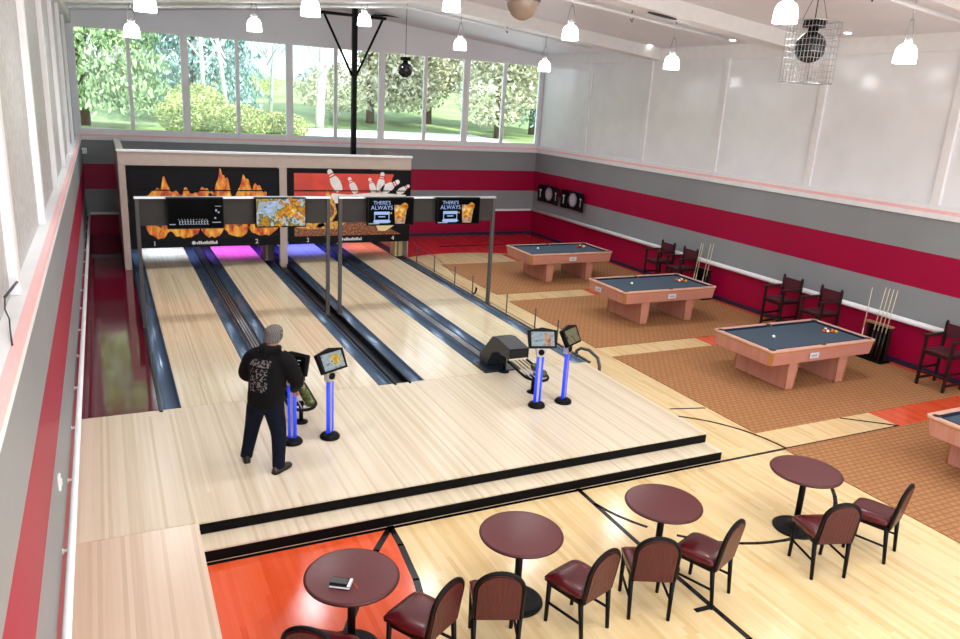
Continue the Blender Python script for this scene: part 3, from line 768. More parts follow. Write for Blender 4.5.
# ------------------------------------------------------------------ round tables and chairs
def round_table(x, y, lab):
    r = thing('round_table', lab, 'table', (x, y, 0), 0, 'round cafe tables')
    R_ = .388
    mb = MB(); mb.lathe([(0, .745), (R_-.02, .745), (R_-.012, .7445)], seg=48); mb.lathe([(0, .715), (R_-.03, .715)], seg=48); t_ = mb.build('tabletop', M['burg_top'], r)
    mb = MB(); mb.lathe([(R_-.015, .7455), (R_, .742), (R_+.006, .732), (R_, .718), (R_-.03, .713)], seg=48); mb.build('edge_band', M['burg_wood'], t_)
    mb = MB(); mb.cyl((0, 0, .05), (0, 0, .69), .035, seg=16); mb.lathe([(.035, .67), (.18, .70), (.18, .714), (0, .714)], seg=20); mb.build('column', M['black'], r)
    mb = MB(); mb.lathe([(0, 0), (.25, 0), (.255, .015), (.24, .028), (.2, .034), (.195, .03), (.15, .04), (.145, .036), (.1, .05), (.04, .07), (0, .07)], seg=40); mb.build('base', M['black'], r)
round_table(.875, -5.125, 'round burgundy table with a notebook and phone on it, on the orange floor')
round_table(2.51, -5.06, 'round burgundy table, second from the left, bare, on pale wood floor')
round_table(4.16, -5.075, 'round burgundy table, third from the left, beside the long black floor line')
round_table(6.21, -5.07, 'round burgundy table nearest the brown carpet, rightmost of the row')

def make_chair(name, label, group):
    r = thing(name, label, 'chair', (0, 0, 0), 0, group)
    # seat cushion
    mb = MB()
    N = 10; vs = []; fs = []
    for i in range(N+1):
        for j in range(N+1):
            u, v = i/N*2-1, j/N*2-1
            x = .215*u*(1-.04*(1-v)); y = .02+.215*v
            # rounded-square inset
            z = .508-.03*(abs(u)**6+abs(v)**6)*.6-.012*max(0, v)**2
            vs.append((x, y, z))
    for i in range(N):
        for j in range(N): fs.append((i*(N+1)+j, (i+1)*(N+1)+j, (i+1)*(N+1)+j+1, i*(N+1)+j+1))
    mb.add(vs, fs, 0, True)
    rim = [(i*(N+1)) for i in range(N+1)]+[N*(N+1)+j for j in range(1, N+1)]+[i*(N+1)+N for i in range(N-1, -1, -1)]+[j for j in range(N-1, 0, -1)]
    low = [(vs[k][0]*.98, .02+(vs[k][1]-.02)*.98, .42) for k in rim]
    o = len(mb.v); n = len(rim)
    allv = [vs[k] for k in rim]+low
    mb.add(allv, [(k, (k+1) % n, n+(k+1) % n, n+k) for k in range(n)], 0, True); mb.add(low, [tuple(range(n))], 0)
    mb.build('seat', M['burg_vinyl'], r)
    # arched back, leaning
    T = Matrix.Translation((0, -.185, .41)) @ Matrix.Rotation(math.radians(9), 4, 'X')
    def arch(w, h, n=14): return [(-w, 0)]+[(-w*math.cos(t) if True else 0, h-w*.85+w*.85*math.sin(t)) for t in [PI*i/n for i in range(n+1)]]+[(w, 0)]
    mb = MB(); mb.prism(arch(.19, .475), -.012, .022, 0, M=T @ Rx, smooth=False); b = mb.build('backrest', M['burg_vinyl'], r, bevel=.008)
    mb = MB(); mb.prism(arch(.183, .465), .0225, .034, 0, M=T @ Rx)
    for k in range(-4, 5):
        hh = .33 if abs(k) > 3 else .40
        mb.add([T @ Vector((k*.04-.004, -.0345, .03)), T @ Vector((k*.04+.004, -.0345, .03)), T @ Vector((k*.04+.004, -.0345, hh)), T @ Vector((k*.04-.004, -.0345, hh))], [(0,1,2,3)], 1)
    mb.build('back_shell', [M['burg_wood'], M['burg_vinyl']], b)
    mb = MB(); mb.tube([T @ Vector((p[0], -.012, p[1])) for p in arch(.20, .488)], .019, 8); mb.tube([T @ Vector((-.2, -.012, 0)), T @ Vector((.2, -.012, 0))], .017, 8); mb.build('back_frame', M['black'], r)
    for sx in (-1, 1):
        mb = MB(); mb.cyl((sx*.185, .2, 0), (sx*.188, .19, .43), .018, .024, 8); mb.build('leg', M['black'], r)
        mb = MB(); mb.cyl((sx*.185, -.225, 0), (sx*.196, -.178, .43), .018, .025, 8); mb.build('leg', M['black'], r)
        mb = MB(); mb.cyl((sx*.186, .195, .20), (sx*.19, -.2, .20), .013, seg=8); mb.build('stretcher', M['black'], r)
    mb = MB(); mb.box(-.19, .19, .17, .2, .385, .425); mb.box(-.19, .19, -.19, -.16, .385, .425)
    mb.box(-.2, -.17, -.18, .19, .385, .425); mb.box(.17, .2, -.18, .19, .385, .425); mb.build('seat_frame', M['black'], r)
    return r
cg = 'burgundy cafe chairs'
chairs = [(.50, -5.60, -36, 'leftmost burgundy vinyl chair of the row, cut off by the photo bottom'),
 (1.37, -5.47, 30, 'burgundy vinyl chair at the right side of the table with the notebook'),
 (2.04, -5.49, -22, 'burgundy vinyl chair seen square from behind, in front of the second table from left'),
 (2.87, -5.54, 17, 'burgundy vinyl chair on the right side of the second table from left'),
 (3.635, -5.55, -25, 'burgundy vinyl chair seen from behind, left side of the third table'),
 (4.31, -5.58, 21, 'burgundy vinyl chair at the right side of the third table, over the floor line'),
 (5.80, -5.71, -17, 'burgundy vinyl chair seen from behind, in front of the table nearest the carpet'),
 (6.655, -5.69, 20, 'burgundy vinyl chair nearest the brown carpet, rightmost of the row')]
ch0 = make_chair('cafe_chair', chairs[0][3], cg); ch0.location = (chairs[0][0], chairs[0][1], 0); ch0.rotation_euler = (0, 0, math.radians(chairs[0][2]))
for x, y, a, lab in chairs[1:]: dup(ch0, (x, y, 0), math.radians(a), lab)
# things on the first table
r = thing('notebook', 'small white-edged notebook lying on the leftmost round table', 'notebook', (.755, -5.225, .7455), math.radians(-32))
mb = MB(); mb.box(-.085, .085, -.06, .06, 0, .006); mb.box(-.085, .085, -.06, .06, .024, .028); mb.build('cover', M['black'], r)
mb = MB(); mb.box(-.083, .083, -.058, .056, .006, .024); mb.build('pages', M['white'], r)
mb = MB(); mb.box(.06, .083, -.058, .058, .028, .029); mb.build('white_strip', M['white'], r)
r = thing('phone', 'dark grey phone lying on the small notebook', 'phone', (.742, -5.212, .7746), math.radians(-32))
mb = MB(); mb.box(-.07, .07, -.037, .037, 0, .009); mb.build('body', M['darkgrey'], r, bevel=.003)
mb = MB(); mb.box(-.064, .064, -.033, .033, .009, .0095); mb.build('screen', M['midgrey'], r)
mb = MB(); mb.cyl((0, 0, .004), (.0, .075, .004), .004, seg=8); mb.cyl((0, 0, .004), (0, -.008, .004), .004, .001, seg=8); o = mb.build('pen', M['ballorange']); o.location = (.865, -5.315, .7455); o.rotation_euler = (0, 0, math.radians(10)); tag(o, 'thin orange pen beside the notebook on the leftmost table', 'pen')

# ------------------------------------------------------------------ carpets and pool tables
for y0, y1, lab in ((5.68, 9.2, 'brown woven carpet under the farthest pool table'), (1.34, 5.03, 'brown woven carpet under the second farthest pool table'),
                    (-2.87, .78, 'brown woven carpet under the pool table in front of the cue rack'), (-7.4, -3.45, 'brown woven carpet nearest, running off the right of the photo')):
    mb = MB(); mb.box(7.8, 13.1, y0, y1, .0025, .012); tag(mb.build('carpet', M['carpet']), lab, 'carpet', 'carpets under the pool tables')
def make_pool(label):
    r = thing('pool_table', label, 'pool table', (0, 0, 0), 0, 'pool tables')
    L, W_ = 1.31, .71
    mb = MB()
    def ring(l, w, z, c=.06): return [(-l, -w+c, z), (-l+c, -w, z), (l-c, -w, z), (l, -w+c, z), (l, w-c, z), (l-c, w, z), (-l+c, w, z), (-l, w-c, z)]
    rings = [ring(L-.07, W_-.07, .515), ring(L-.03, W_-.03, .53), ring(L-.004, W_-.004, .755)]
    vs = [p for q in rings for p in q]
    for i in range(2):
        for k in range(8): mb.add(vs, [(i*8+k, i*8+(k+1) % 8, (i+1)*8+(k+1) % 8, (i+1)*8+k)], 1 if k % 2 == 0 and i == 1 else 0)
    mb.add(rings[0], [tuple(range(8))[::-1]], 0); mb.add(rings[2], [tuple(range(8))], 0)
    mb.build('apron', [M['oak'], M['oak_trim']], r)
    mb = MB()   # amber line just under the rail
    rr = [ring(L+.004, W_+.004, .755), ring(L+.004, W_+.004, .775)]; vs = rr[0]+rr[1]
    for k in range(8): mb.add(vs, [(k, (k+1) % 8, 8+(k+1) % 8, 8+k)])
    mb.build('edge_trim', M['oak_trim'], r)
    mb = MB(); rw = .085
    outer = ring(L+.004, W_+.004, .80, .05); outer0 = ring(L+.004, W_+.004, .775, .05); inner = ring(L-rw, W_-rw, .80, .07); inner0 = ring(L-rw, W_-rw, .765, .07)
    vs = outer+outer0+inner+inner0
    for k in range(8):
        j = (k+1) % 8
        mb.add(vs, [(8+k, 8+j, j, k), (k, j, 16+j, 16+k), (16+k, 16+j, 24+j, 24+k)])
    mb.build('top_rail', M['rail_top'], r)
    mb = MB(); a, b = L-rw, W_-rw; c = .045
    for (x0, x1, y0, y1) in ((-a+.09, -.07, b-c, b), (.07, a-.09, b-c, b), (-a+.09, -.07, -b, -b+c), (.07, a-.09, -b, -b+c), (-a, -a+c, -b+.09, b-.09), (a-c, a, -b+.09, b-.09)):
        mb.box(x0, x1, y0, y1, .765, .797)
    mb.build('cushion', M['cloth_dark'], r, bevel=.008)
    mb = MB(); mb.box(-a, a, -b, b, .757, .768); mb.build('bed_cloth', M['felt'], r)
    for px, py in ((-a+.02, b-.02), (a-.02, b-.02), (-a+.02, -b+.02), (a-.02, -b+.02), (0, b+.01), (0, -b-.01)):
        mb = MB(); mb.cyl((px, py, .766), (px, py, .8012), .06 if px else .05, seg=18); mb.build('pocket', M['pocket'], r)
    for px in (-.63, .63):
        mb = MB(); s = 1 if px > 0 else -1
        def pr(w0, d, z): return [(px-w0, -d, z), (px+w0, -d, z), (px+w0, d, z), (px-w0, d, z)]
        lo = pr(.105, .60, .013); hi = pr(.112, .615, .515)
        vs = lo+hi
        mb.add(vs, [(0,1,2,3)[::-1], (4,5,6,7), (0,1,5,4), (1,2,6,5), (2,3,7,6), (3,0,4,7)], 0)
        p = mb.build('pedestal', M['oak'], r, bevel=.012)
        mb = MB()
        for sx in (-1, 1):
            for sy in (-1, 1): mb.tube([(px+sx*.104, sy*.599, .014), (px+sx*.111, sy*.614, .51)], .013, 6)
        mb.build('corner_trim', M['oak_trim'], p)
    return r
def plate(parent, x, y, face):
    mb = MB()
    if face == 'front':
        mb.box(x-.11, x+.11, y-.006, y, .60, .70, 0)
        rnd = random.Random(4)
        for k in range(6): mb.box(x-.07+k*.024, x-.055+k*.024, y-.0075, y-.006, .63, .665, 1)
    else:
        mb.box(y-.006, y, x-.11, x+.11, .60, .70, 0)
        for k in range(6): mb.box(y-.0075, y-.006, x-.07+k*.024, x-.055+k*.024, .63, .665, 1)
    mb.build('name_plate', [M['tagwhite'], M['inkgrey']], parent)
plabs = ['pink-brown wood pool table with blue-grey cloth, farthest from the seats', 'pink-brown wood pool table with a white plate on its short side, second farthest',
         'pink-brown wood pool table with blue-grey cloth, nearest whole one', 'pink-brown wood pool table cut off by the right edge of the photo']
py_ = [7.17, 3.08, -1.05, -5.2]
pt0 = make_pool(plabs[0])
pts = [pt0]+[dup(pt0, (10.46, y, 0), 0, l) for y, l in zip(py_[1:], plabs[1:])]
pt0.location = (10.46, py_[0], 0)
plate(pts[0], .0, -.716, 'front'); plate(pts[1], .0, -.716, 'front'); plate(pts[1], .25, -1.316, 'side'); plate(pts[2], -.28, -.716, 'front'); plate(pts[3], .1, -.716, 'front')
bm_cols = [('orange', 'ballorange'), ('white', 'ballwhite'), ('dark red', 'ballred'), ('orange', 'ballorange'), ('black', 'ballblack'), ('ivory', 'ballwhite'), ('yellow', 'ballyellow'), ('orange', 'ballorange'), ('maroon', 'ballpurple')]
def pball(x, y, m, lab, grp):
    mb = MB(); mb.sphere((0, 0, 0), .03, 16, 10); o = mb.build('pool_ball', M[m]); o.location = (x, y, .7985); tag(o, lab, 'ball', grp)
where = ['farthest pool table', 'second farthest pool table', 'nearest whole pool table']
cues_ = [(9.85, 7.3), (9.90, 3.12), (9.93, -1.05)]
clus = [(11.18, 7.36), (11.2, 3.14), (11.22, -1.05)]
for k in range(3):
    pball(cues_[k][0], cues_[k][1], 'ballwhite', 'single white cue ball alone on the '+where[k], 'cue balls')
    i = 0
    rnd = random.Random(k)
    for row in range(4):
        for c in range(row+1):
            if i >= len(bm_cols): break
            col, mt = bm_cols[(i*2+k*3) % len(bm_cols)] if k < 2 else bm_cols[i]
            pball(clus[k][0]+row*.066+rnd.uniform(-.004, .004), clus[k][1]+(c-row/2)*.074, mt, '%s ball in the loose cluster on the %s' % (col, where[k]), 'pool balls on the '+where[k]); i += 1

# ------------------------------------------------------------------ high spectator chairs and cue racks by the right wall
def make_high(label):
    r = thing('spectator_chair', label, 'high chair', (0, 0, 0), 0, 'tall chairs by the right wall')   # faces -X
    W2 = .25; xf, xb = -.27, .25
    for sy in (-1, 1):
        mb = MB(); mb.box(xf-.022, xf+.022, sy*W2-.022, sy*W2+.022, 0, .93); mb.build('leg', M['chairwood'], r)
        mb = MB(); mb.box(xb-.022, xb+.022, sy*W2-.022, sy*W2+.022, 0, 1.16); mb.sphere((xb, sy*W2, 1.17), .026, 10, 6); mb.build('leg', M['chairwood'], r)
        mb = MB(); mb.box(xf-.07, xb-.0, sy*W2-.04, sy*W2+.04, .93, .96); mb.build('armrest', M['chairwood'], r, bevel=.006)
        mb = MB(); mb.box(xf, xb, sy*W2-.013, sy*W2+.013, .30, .34); mb.build('side_rail', M['chairwood'], r)
        mb = MB(); mb.box(xf, xb, sy*W2-.013, sy*W2+.013, .10, .14); mb.build('side_rail', M['chairwood'], r)
        mb = MB(); mb.box(xf, xb, sy*W2-.015, sy*W2+.015, .62, .68); mb.build('seat_rail', M['chairwood'], r)
    mb = MB(); mb.box(xf-.03, xb-.03, -W2+.023, W2-.023, .66, .70); mb.build('seat', M['chaircloth'], r, bevel=.012)
    mb = MB(); mb.box(xb-.012, xb+.006, -W2+.015, W2-.015, .88, 1.13); mb.build('backrest', M['chaircloth'], r)
    mb = MB(); mb.box(xf-.06, xf+.05, -W2, W2, .25, .275); mb.build('footrest', M['chairwood'], r)
    mb = MB(); mb.box(xf-.01, xf+.01, -W2, W2, .60, .65); mb.build('front_rail', M['chairwood'], r)
    return r
hl = ['tall dark wood chair, left of the pair behind the second farthest pool table', 'tall dark wood chair with maroon back, right of the pair beside the far cue rack',
      'tall dark wood chair, left of the pair behind the nearest whole pool table', 'tall dark wood chair with maroon back, directly left of the near cue rack',
      'tall dark wood chair alone at the near end of the white wall rail']
hp = [(12.8, 5.72), (12.8, 4.81), (12.8, 1.40), (12.8, .36), (12.8, -2.44)]
h0 = make_high(hl[0])
for (x, y), l in zip(hp[1:], hl[1:]): dup(h0, (x, y, .013), 0, l)
h0.location = (hp[0][0], hp[0][1], .013)
def cue_rack(y, lab):
    r = thing('cue_rack', lab, 'cue rack', (12.98, y, 0), 0, 'cue racks')
    mb = MB(); mb.box(-.16, .14, -.29, .29, .013, .06); mb.build('base', M['black'], r, bevel=.01)
    for s in (-1, 1):
        mb = MB(); mb.box(-.0, .04, s*.25-.02, s*.25+.02, .06, .74); mb.build('upright', M['chairwood'], r)
    mb = MB(); mb.box(-.055, .06, -.29, .29, .74, .78); mb.build('top_shelf', M['shelfwood'] if y < 0 else M['black'], r, bevel=.008)
    mb = MB(); mb.box(.045, .06, -.23, .23, .06, .74); mb.build('back_panel', M['black'], r)
    return r
cue_rack(4.2, 'black cue rack just right of the far pair of tall chairs')
cue_rack(-.92, 'dark cue rack with a light wood shelf behind the nearest whole pool table')
def cue(x, y, dy, lab, grp, top=1.5):
    mb = MB(); a = Vector((0, 0, 0)); b = Vector((.12, dy, top-.08)); c = a.lerp(b, .40)
    mb.cyl(c, b, .011, .006, seg=8)
    r = thing('pool_cue', lab, 'cue', (x, y, .062), 0, grp)
    mb.build('shaft', M['cue'], r); m2 = MB(); m2.cyl(a, c, .015, .0112, seg=8); m2.build('butt', M['cuebutt'] if top > 1.48 else M['cue'], r)
for k in range(4): cue(12.84, -.88-.085*k, -.03, 'pool cue in the group of four leaning right on the near cue rack', 'cues on the near rack', 1.53)
cue(12.84, -.68, .06, 'single pool cue at the left end of the near cue rack', 'cues on the near rack', 1.46)
cue(12.84, 4.40, -.04, 'left pool cue on the far cue rack', 'cues on the far rack', 1.44)
cue(12.84, 4.31, -.02, 'second pool cue from the left on the far cue rack', 'cues on the far rack', 1.42)
cue(12.84, 3.97, -.05, 'pale pool cue at the right end of the far cue rack', 'cues on the far rack', 1.5)
cue(12.84, 4.06, -.03, 'second pool cue from the right on the far cue rack', 'cues on the far rack', 1.47)

# ------------------------------------------------------------------ pendant lamps
def light(name, kind, loc, energy, col=(1, 1, 1), size=.3, rot=(0, 0, 0), shape='DISK', sizey=None, spread=None):
    d = bpy.data.lights.new(name, kind); d.energy = energy; d.color = col
    if kind == 'AREA':
        d.shape = shape; d.size = size
        if sizey: d.size_y = sizey
        if spread: d.spread = spread
    o = bpy.data.objects.new(name, d); COL.objects.link(o); o.location = loc; o.rotation_euler = rot
    return o
LAMP_W = 26
def make_pendant(label, drop):
    r = thing('pendant_lamp', label, 'lamp', (0, 0, 0), 0, 'white bell pendant lamps')
    mb = MB(); mb.lathe([(.162, -.14), (.163, -.12), (.157, -.03), (.146, .05), (.118, .105), (.08, .13), (0, .132)], seg=28)
    mb.lathe([(.153, -.14), (.147, -.03), (.13, .05), (.085, .118), (0, .122)], seg=28); mb.lathe([(.153, -.14), (.162, -.14)], seg=28); mb.build('lamp_shade', M['shade'], r)
    mb = MB(); mb.lathe([(0, .13), (.06, .13), (.065, .19), (.03, .24), (0, .24)], seg=16); mb.build('socket', M['white'], r)
    mb = MB()
    for s in (-1, 1): mb.tube([(s*.06, 0, .17), (s*.085, 0, .26), (s*.02, 0, .50)], .009, 6)
    mb.cyl((0, 0, .46), (0, 0, drop-.02), .012, seg=8); mb.build('stem', M['chrome'], r)
    mb = MB(); mb.cyl((0, 0, drop-.03), (0, 0, drop+.02), .03, seg=12); mb.build('hook', M['darkgrey'], r)
    return r
rows = [(8.0, [(.0, 5.58), (2.5, 5.92), (5.03, 6.27), (7.53, 5.93), (10.02, 5.59)], 'over the far lanes'),
        (3.1, [(.02, 5.73), (2.56, 5.91), (5.12, 6.24), (7.68, 5.97), (10.26, 5.60)], 'over the middle of the hall'),
        (-2.25, [(.0, 5.6), (2.55, 5.9), (5.1, 6.2), (7.73, 5.96), (10.32, 5.63)], 'over the near seating'),
        (-7.5, [(.0, 5.6), (2.55, 5.9), (5.1, 6.2), (7.7, 5.9), (10.2, 5.6)], 'over the near end of the hall')]
for yr, ls, nm in rows:
    for k, (x, z) in enumerate(ls):
        o = make_pendant('white bell lamp, %s from left in the row %s' % (['first', 'second', 'third', 'fourth', 'fifth'][k], nm), ceil_z(x)-z)
        o.location = (x, yr, z)
        light('lamp_light', 'AREA', (x, yr, z-.16), LAMP_W, (.93, .965, 1), .32, spread=math.radians(150))
# empty lamp hooks, recessed lamps, ceiling vent
for x, y, n in ((8.87, 8.1, 'over the far lanes'), (9.1, 3.1, 'over the middle of the hall'), (9.35, -2.25, 'over the pool tables')):
    mb = MB(); z = ceil_z(x); mb.cyl((0, 0, z-.25), (0, 0, z), .012, seg=6); mb.tube([(0, 0, z-.25), (.05, 0, z-.3), (.02, 0, z-.4), (-.03, 0, z-.34)], .012, 6)
    o = mb.build('ceiling_hook', M['darkgrey']); o.location = (x, y, 0); tag(o, 'small dark empty lamp hook on the ceiling '+n, 'hook', 'empty ceiling hooks')
for x, y, n in ((12.9, 1.0, 'nearest'), (12.9, 4.2, 'second'), (12.9, 7.3, 'third'), (4.6, 11.6, 'far left')):
    z = ceil_z(x); mb = MB(); mb.lathe([(0, -.012), (.06, -.012), (.08, 0), (.08, .01)], seg=16)
    o = mb.build('recessed_lamp', M['spotlit']); o.location = (x, y, z); tag(o, 'tiny bright recessed ceiling lamp, %s %s' % (n, 'along the right wall' if x > 10 else 'one near the back windows'), 'lamp', 'recessed ceiling lamps')
r = thing('ceiling_vent', 'dark oval slot in the ceiling beam beside a bright reflection', 'vent', (9.25, 2.31, ceil_z(9.25)-.306))
mb = MB(); mb.prism(ell(0, 0, .36, .09, 24), -.01, .005, M=Matrix.Rotation(math.radians(5.7), 4, 'Y')); mb.build('slot', M['pocket'], r)
# ceiling dome
r = thing('ceiling_dome', 'large beige dome with a white collar hanging from the ceiling', 'dome', (4.05, -1.55, 5.80))
mb = MB(); mb.lathe([(.205*math.sin(PI/2*i/10), -.25*math.cos(PI/2*i/10)) for i in range(11)], seg=32); mb.build('bowl', M['brown_glass'], r)
mb = MB(); mb.lathe([(.212, -.02), (.218, .02), (.212, .2), (.16, .26), (0, .26)], seg=32); mb.cyl((0, 0, .26), (0, 0, ceil_z(4.05)-5.80), .05, seg=12); mb.build('collar', M['white'], r)
mb = MB(); mb.lathe([(.2135, -.03), (.22, -.02), (.22, .0), (.214, .005)], seg=32); mb.build('ring', M['darkgrey'], r)
# mirror balls
t = NT('mirror_tiles'); v = t.coord((1, 1, 1)); br = t.n('ShaderNodeTexVoronoi'); br.inputs['Scale'].default_value = 26; br.feature = 'DISTANCE_TO_EDGE'; t.l(v, br.inputs['Vector'])
M['mirror'] = t.fin(t.ramp(br.outputs['Distance'], [(.02, '#55555a'), (.05, '#08080a')]), .2, .3)
def mirror_ball(loc, rad, top, lab):
    r = thing('mirror_ball', lab, 'mirror ball', loc)
    mb = MB(); mb.sphere((0, 0, 0), rad, 24, 16); mb.build('ball', M['mirror'], r)
    mb = MB(); mb.cyl((0, 0, rad*.9), (0, 0, rad*1.25), rad*.35, seg=16); mb.cyl((0, 0, rad*1.25), (0, 0, rad*1.7), rad*.72, seg=20); mb.build('motor', M['black'], r)
    mb = MB(); mb.cyl((0, 0, rad*1.7), (0, 0, top-loc[2]), .008, seg=6); mb.build('cable', M['darkgrey'], r)
mirror_ball((6.2, 8.3, 5.22), .18, ceil_z(6.2), 'small black mirror ball hanging before the back windows')
mirror_ball((7.46, -3.0, 5.46), .19, ceil_z(7.46), 'black mirror ball hanging inside a square wire cage near the right wall lamps')
r = thing('wire_cage', 'square grey wire cage hanging around the nearer black mirror ball', 'cage', (7.47, -3.0, 5.03))
cw = .225; chh = .74
for axis in 'xy':
    for sg in (-1, 1):
        mb = MB()
        for i in range(9):
            q = -cw+2*cw*i/8
            if axis == 'x': mb.cyl((q, sg*cw, 0), (q, sg*cw, chh), .0028, seg=5)
            else: mb.cyl((sg*cw, q, 0), (sg*cw, q, chh), .0028, seg=5)
        mb.build('wire_side', M['chrome'], r)
mb = MB()
for i in range(11):
    z = chh*i/10; rr = .0028 if 0 < i < 10 else .007
    pts = [(-cw, -cw, z), (cw, -cw, z), (cw, cw, z), (-cw, cw, z)]
    for a, b in zip(pts, pts[1:]+pts[:1]): mb.cyl(a, b, rr, seg=5)
mb.build('hoop_wires', M['chrome'], r)
mb = MB()
for s in (-1, 1): mb.cyl((s*cw, 0, chh), (s*.05, 0, chh+.35), .004, seg=5)
mb.cyl((-.05, 0, chh+.35), (.05, 0, chh+.35), .006, seg=5); mb.cyl((0, 0, chh+.35), (0, 0, ceil_z(7.47)-5.03), .005, seg=5); mb.build('hanger', M['darkgrey'], r)
# mast
r = thing('steel_mast', 'black steel mast with two slanted braces rising out of the pinsetter box to the ceiling', 'mast', (6.17, 12.55, 0))
mb = MB(); mb.box(-.07, .07, -.07, .07, 0.01, ceil_z(6.24)-.005); mb.build('post', M['black'], r)
mb = MB(); mb.box(-1.0, .95, -.05, .05, 6.74, 6.82); mb.build('cross_arm', M['black'], r)
for s, x in ((-1, -.9), (1, .85)):
    mb = MB(); mb.tube([(s*.06, 0, 5.1), (x, 0, 6.74)], .035, 8); mb.build('brace', M['black'], r)
mb = MB(); mb.box(.55, .85, -.12, .1, 6.83, 6.87); mb.box(.85, 1.5, -.06, .04, 6.85, 6.89); mb.build('bracket', M['black'], r)

# ------------------------------------------------------------------ the person
def lean(p):
    k = max(0, p[2]-.1)/1.5; return (p[0]+.115*k, p[1]+.115*k, p[2])
def skin(name, V, E, mat, parent, roots=(0,), sub=2):
    V = [(lean(v[0]), v[1]) for v in V]
    me = bpy.data.meshes.new(name); me.from_pydata([v[0] for v in V], E, []); me.materials.append(mat)
    o = bpy.data.objects.new(name, me); COL.objects.link(o); o.parent = parent
    o.modifiers.new('skin', 'SKIN'); me.skin_vertices  # created with the modifier
    for i, v in enumerate(V):
        rr = v[1] if isinstance(v[1], tuple) else (v[1], v[1])
        me.skin_vertices[0].data[i].radius = rr; me.skin_vertices[0].data[i].use_root = i in roots
    o.modifiers['skin'].use_smooth_shade = True
    s = o.modifiers.new('sub', 'SUBSURF'); s.levels = sub; s.render_levels = sub
    return o
PR = thing('person', 'person in grey beanie, black hoodie with white back print and dark jeans, at a console', 'person', (.68, -2.10, ZP), math.radians(-40))
hz = .02
V = [((0, 0, .93), (.09, .08)), ((0, 0, 1.15), (.11, .09)), ((0, -.01, 1.34), (.12, .08)), ((0, .0, 1.45), .06), ((0, .025, 1.51), .056), ((0, .05, 1.555), (.062, .068)), ((0, .05, 1.61), (.075, .088)), ((0, .045, 1.67), (.055, .066)),
     ((.19, 0, 1.34), .045), ((.31, .09, 1.09), .034), ((.178, .33, .885), .028), ((.16, .40, .825), (.036, .024)),
     ((-.19, 0, 1.34), .045), ((-.33, .06, 1.09), .034), ((-.175, .29, .96), .028), ((-.14, .355, .92), (.036, .024)),
     ((.10, 0, .80), .07), ((.18, .03, .48), .055), ((.24, .0, .10), .045), ((-.10, 0, .80), .07), ((-.185, .09, .48), .055), ((-.24, .12, .10), .045),
     ((0, .135, 1.59), .014)]
E_ = [(0, 1), (1, 2), (2, 3), (3, 4), (4, 5), (5, 6), (6, 7), (2, 8), (8, 9), (9, 10), (10, 11), (2, 12), (12, 13), (13, 14), (14, 15), (0, 16), (16, 17), (17, 18), (0, 19), (19, 20), (20, 21), (6, 22)]
roots = [0]
for sgn, base, dirv in ((1, Vector((.16, .40, .825)), Vector((-.08, .75, -.62)).normalized()), (-1, Vector((-.14, .355, .92)), Vector((.25, .75, -.5)).normalized())):
    side = Vector((1, 0, 0)) - dirv*dirv.x; side.normalize(); nrm = dirv.cross(side)
    for k, ln in enumerate((.072, .082, .076, .06)):
        b0 = base-dirv*.012+side*((k-1.5)*.019); i0 = len(V)
        V += [(b0, .0098), (b0+dirv*.055, .0098), (b0+dirv*(.055+ln*.5)-nrm*.012*(1 if nrm.z > 0 else -1), .0088), (b0+dirv*(.055+ln*.8)-nrm*.036*(1 if nrm.z > 0 else -1), .0075)]
        E_ += [(i0, i0+1), (i0+1, i0+2), (i0+2, i0+3)]; roots.append(i0)
    i0 = len(V); b0 = base-side*sgn*.015-dirv*.012
    V += [(b0, .011), (b0-side*sgn*.03+dirv*.025, .0105), (b0-side*sgn*.038+dirv*.06, .0085)]; E_ += [(i0, i0+1), (i0+1, i0+2)]; roots.append(i0)
for s in (-1, 1):
    i0 = len(V); V += [((s*.074, .035, 1.57), .010), ((s*.082, .03, 1.60), .014), ((s*.082, .025, 1.625), .010)]; E_ += [(i0, i0+1), (i0+1, i0+2)]; roots.append(i0)
skin('body', V, E_, M['skin'], PR, roots)
def cloth(name, rings, limbs, mat, vox=.013, it=8):
    mb = MB(); n = 28; vs = []
    for (cx, cy_, z, rx, ry) in rings: vs += [(cx+rx*math.copysign(abs(math.cos(t))**.85, math.cos(t)), cy_+ry*math.copysign(abs(math.sin(t))**.85, math.sin(t)), z) for t in [2*PI*k/n for k in range(n)]]
    m = len(rings)
    for i in range(m-1): mb.add(vs, [(i*n+k, i*n+(k+1) % n, (i+1)*n+(k+1) % n, (i+1)*n+k) for k in range(n)], 0, True)
    if m: mb.add(vs, [tuple(range(n))[::-1], tuple(range((m-1)*n, m*n))], 0)
    for pts, rad in limbs:
        P_, R_ = [], []
        for i in range(len(pts)-1):
            for q in range(6):
                t_ = q/6; P_.append(Vector(pts[i]).lerp(Vector(pts[i+1]), t_)); R_.append(rad[i]*(1-t_)+rad[i+1]*t_)
        P_.append(Vector(pts[-1])); R_.append(rad[-1])
        for _ in range(3): P_ = [P_[0]]+[(P_[i-1]+P_[i]*2+P_[i+1])/4 for i in range(1, len(P_)-1)]+[P_[-1]]
        mb.tube(P_, R_, 18)
    mb.v = [lean(p) for p in mb.v]
    o = mb.build(name, mat, PR)
    q = o.modifiers.new('remesh', 'REMESH'); q.mode = 'VOXEL'; q.voxel_size = vox; q.use_smooth_shade = True
    q = o.modifiers.new('smooth', 'SMOOTH'); q.factor = .5; q.iterations = it
    return o
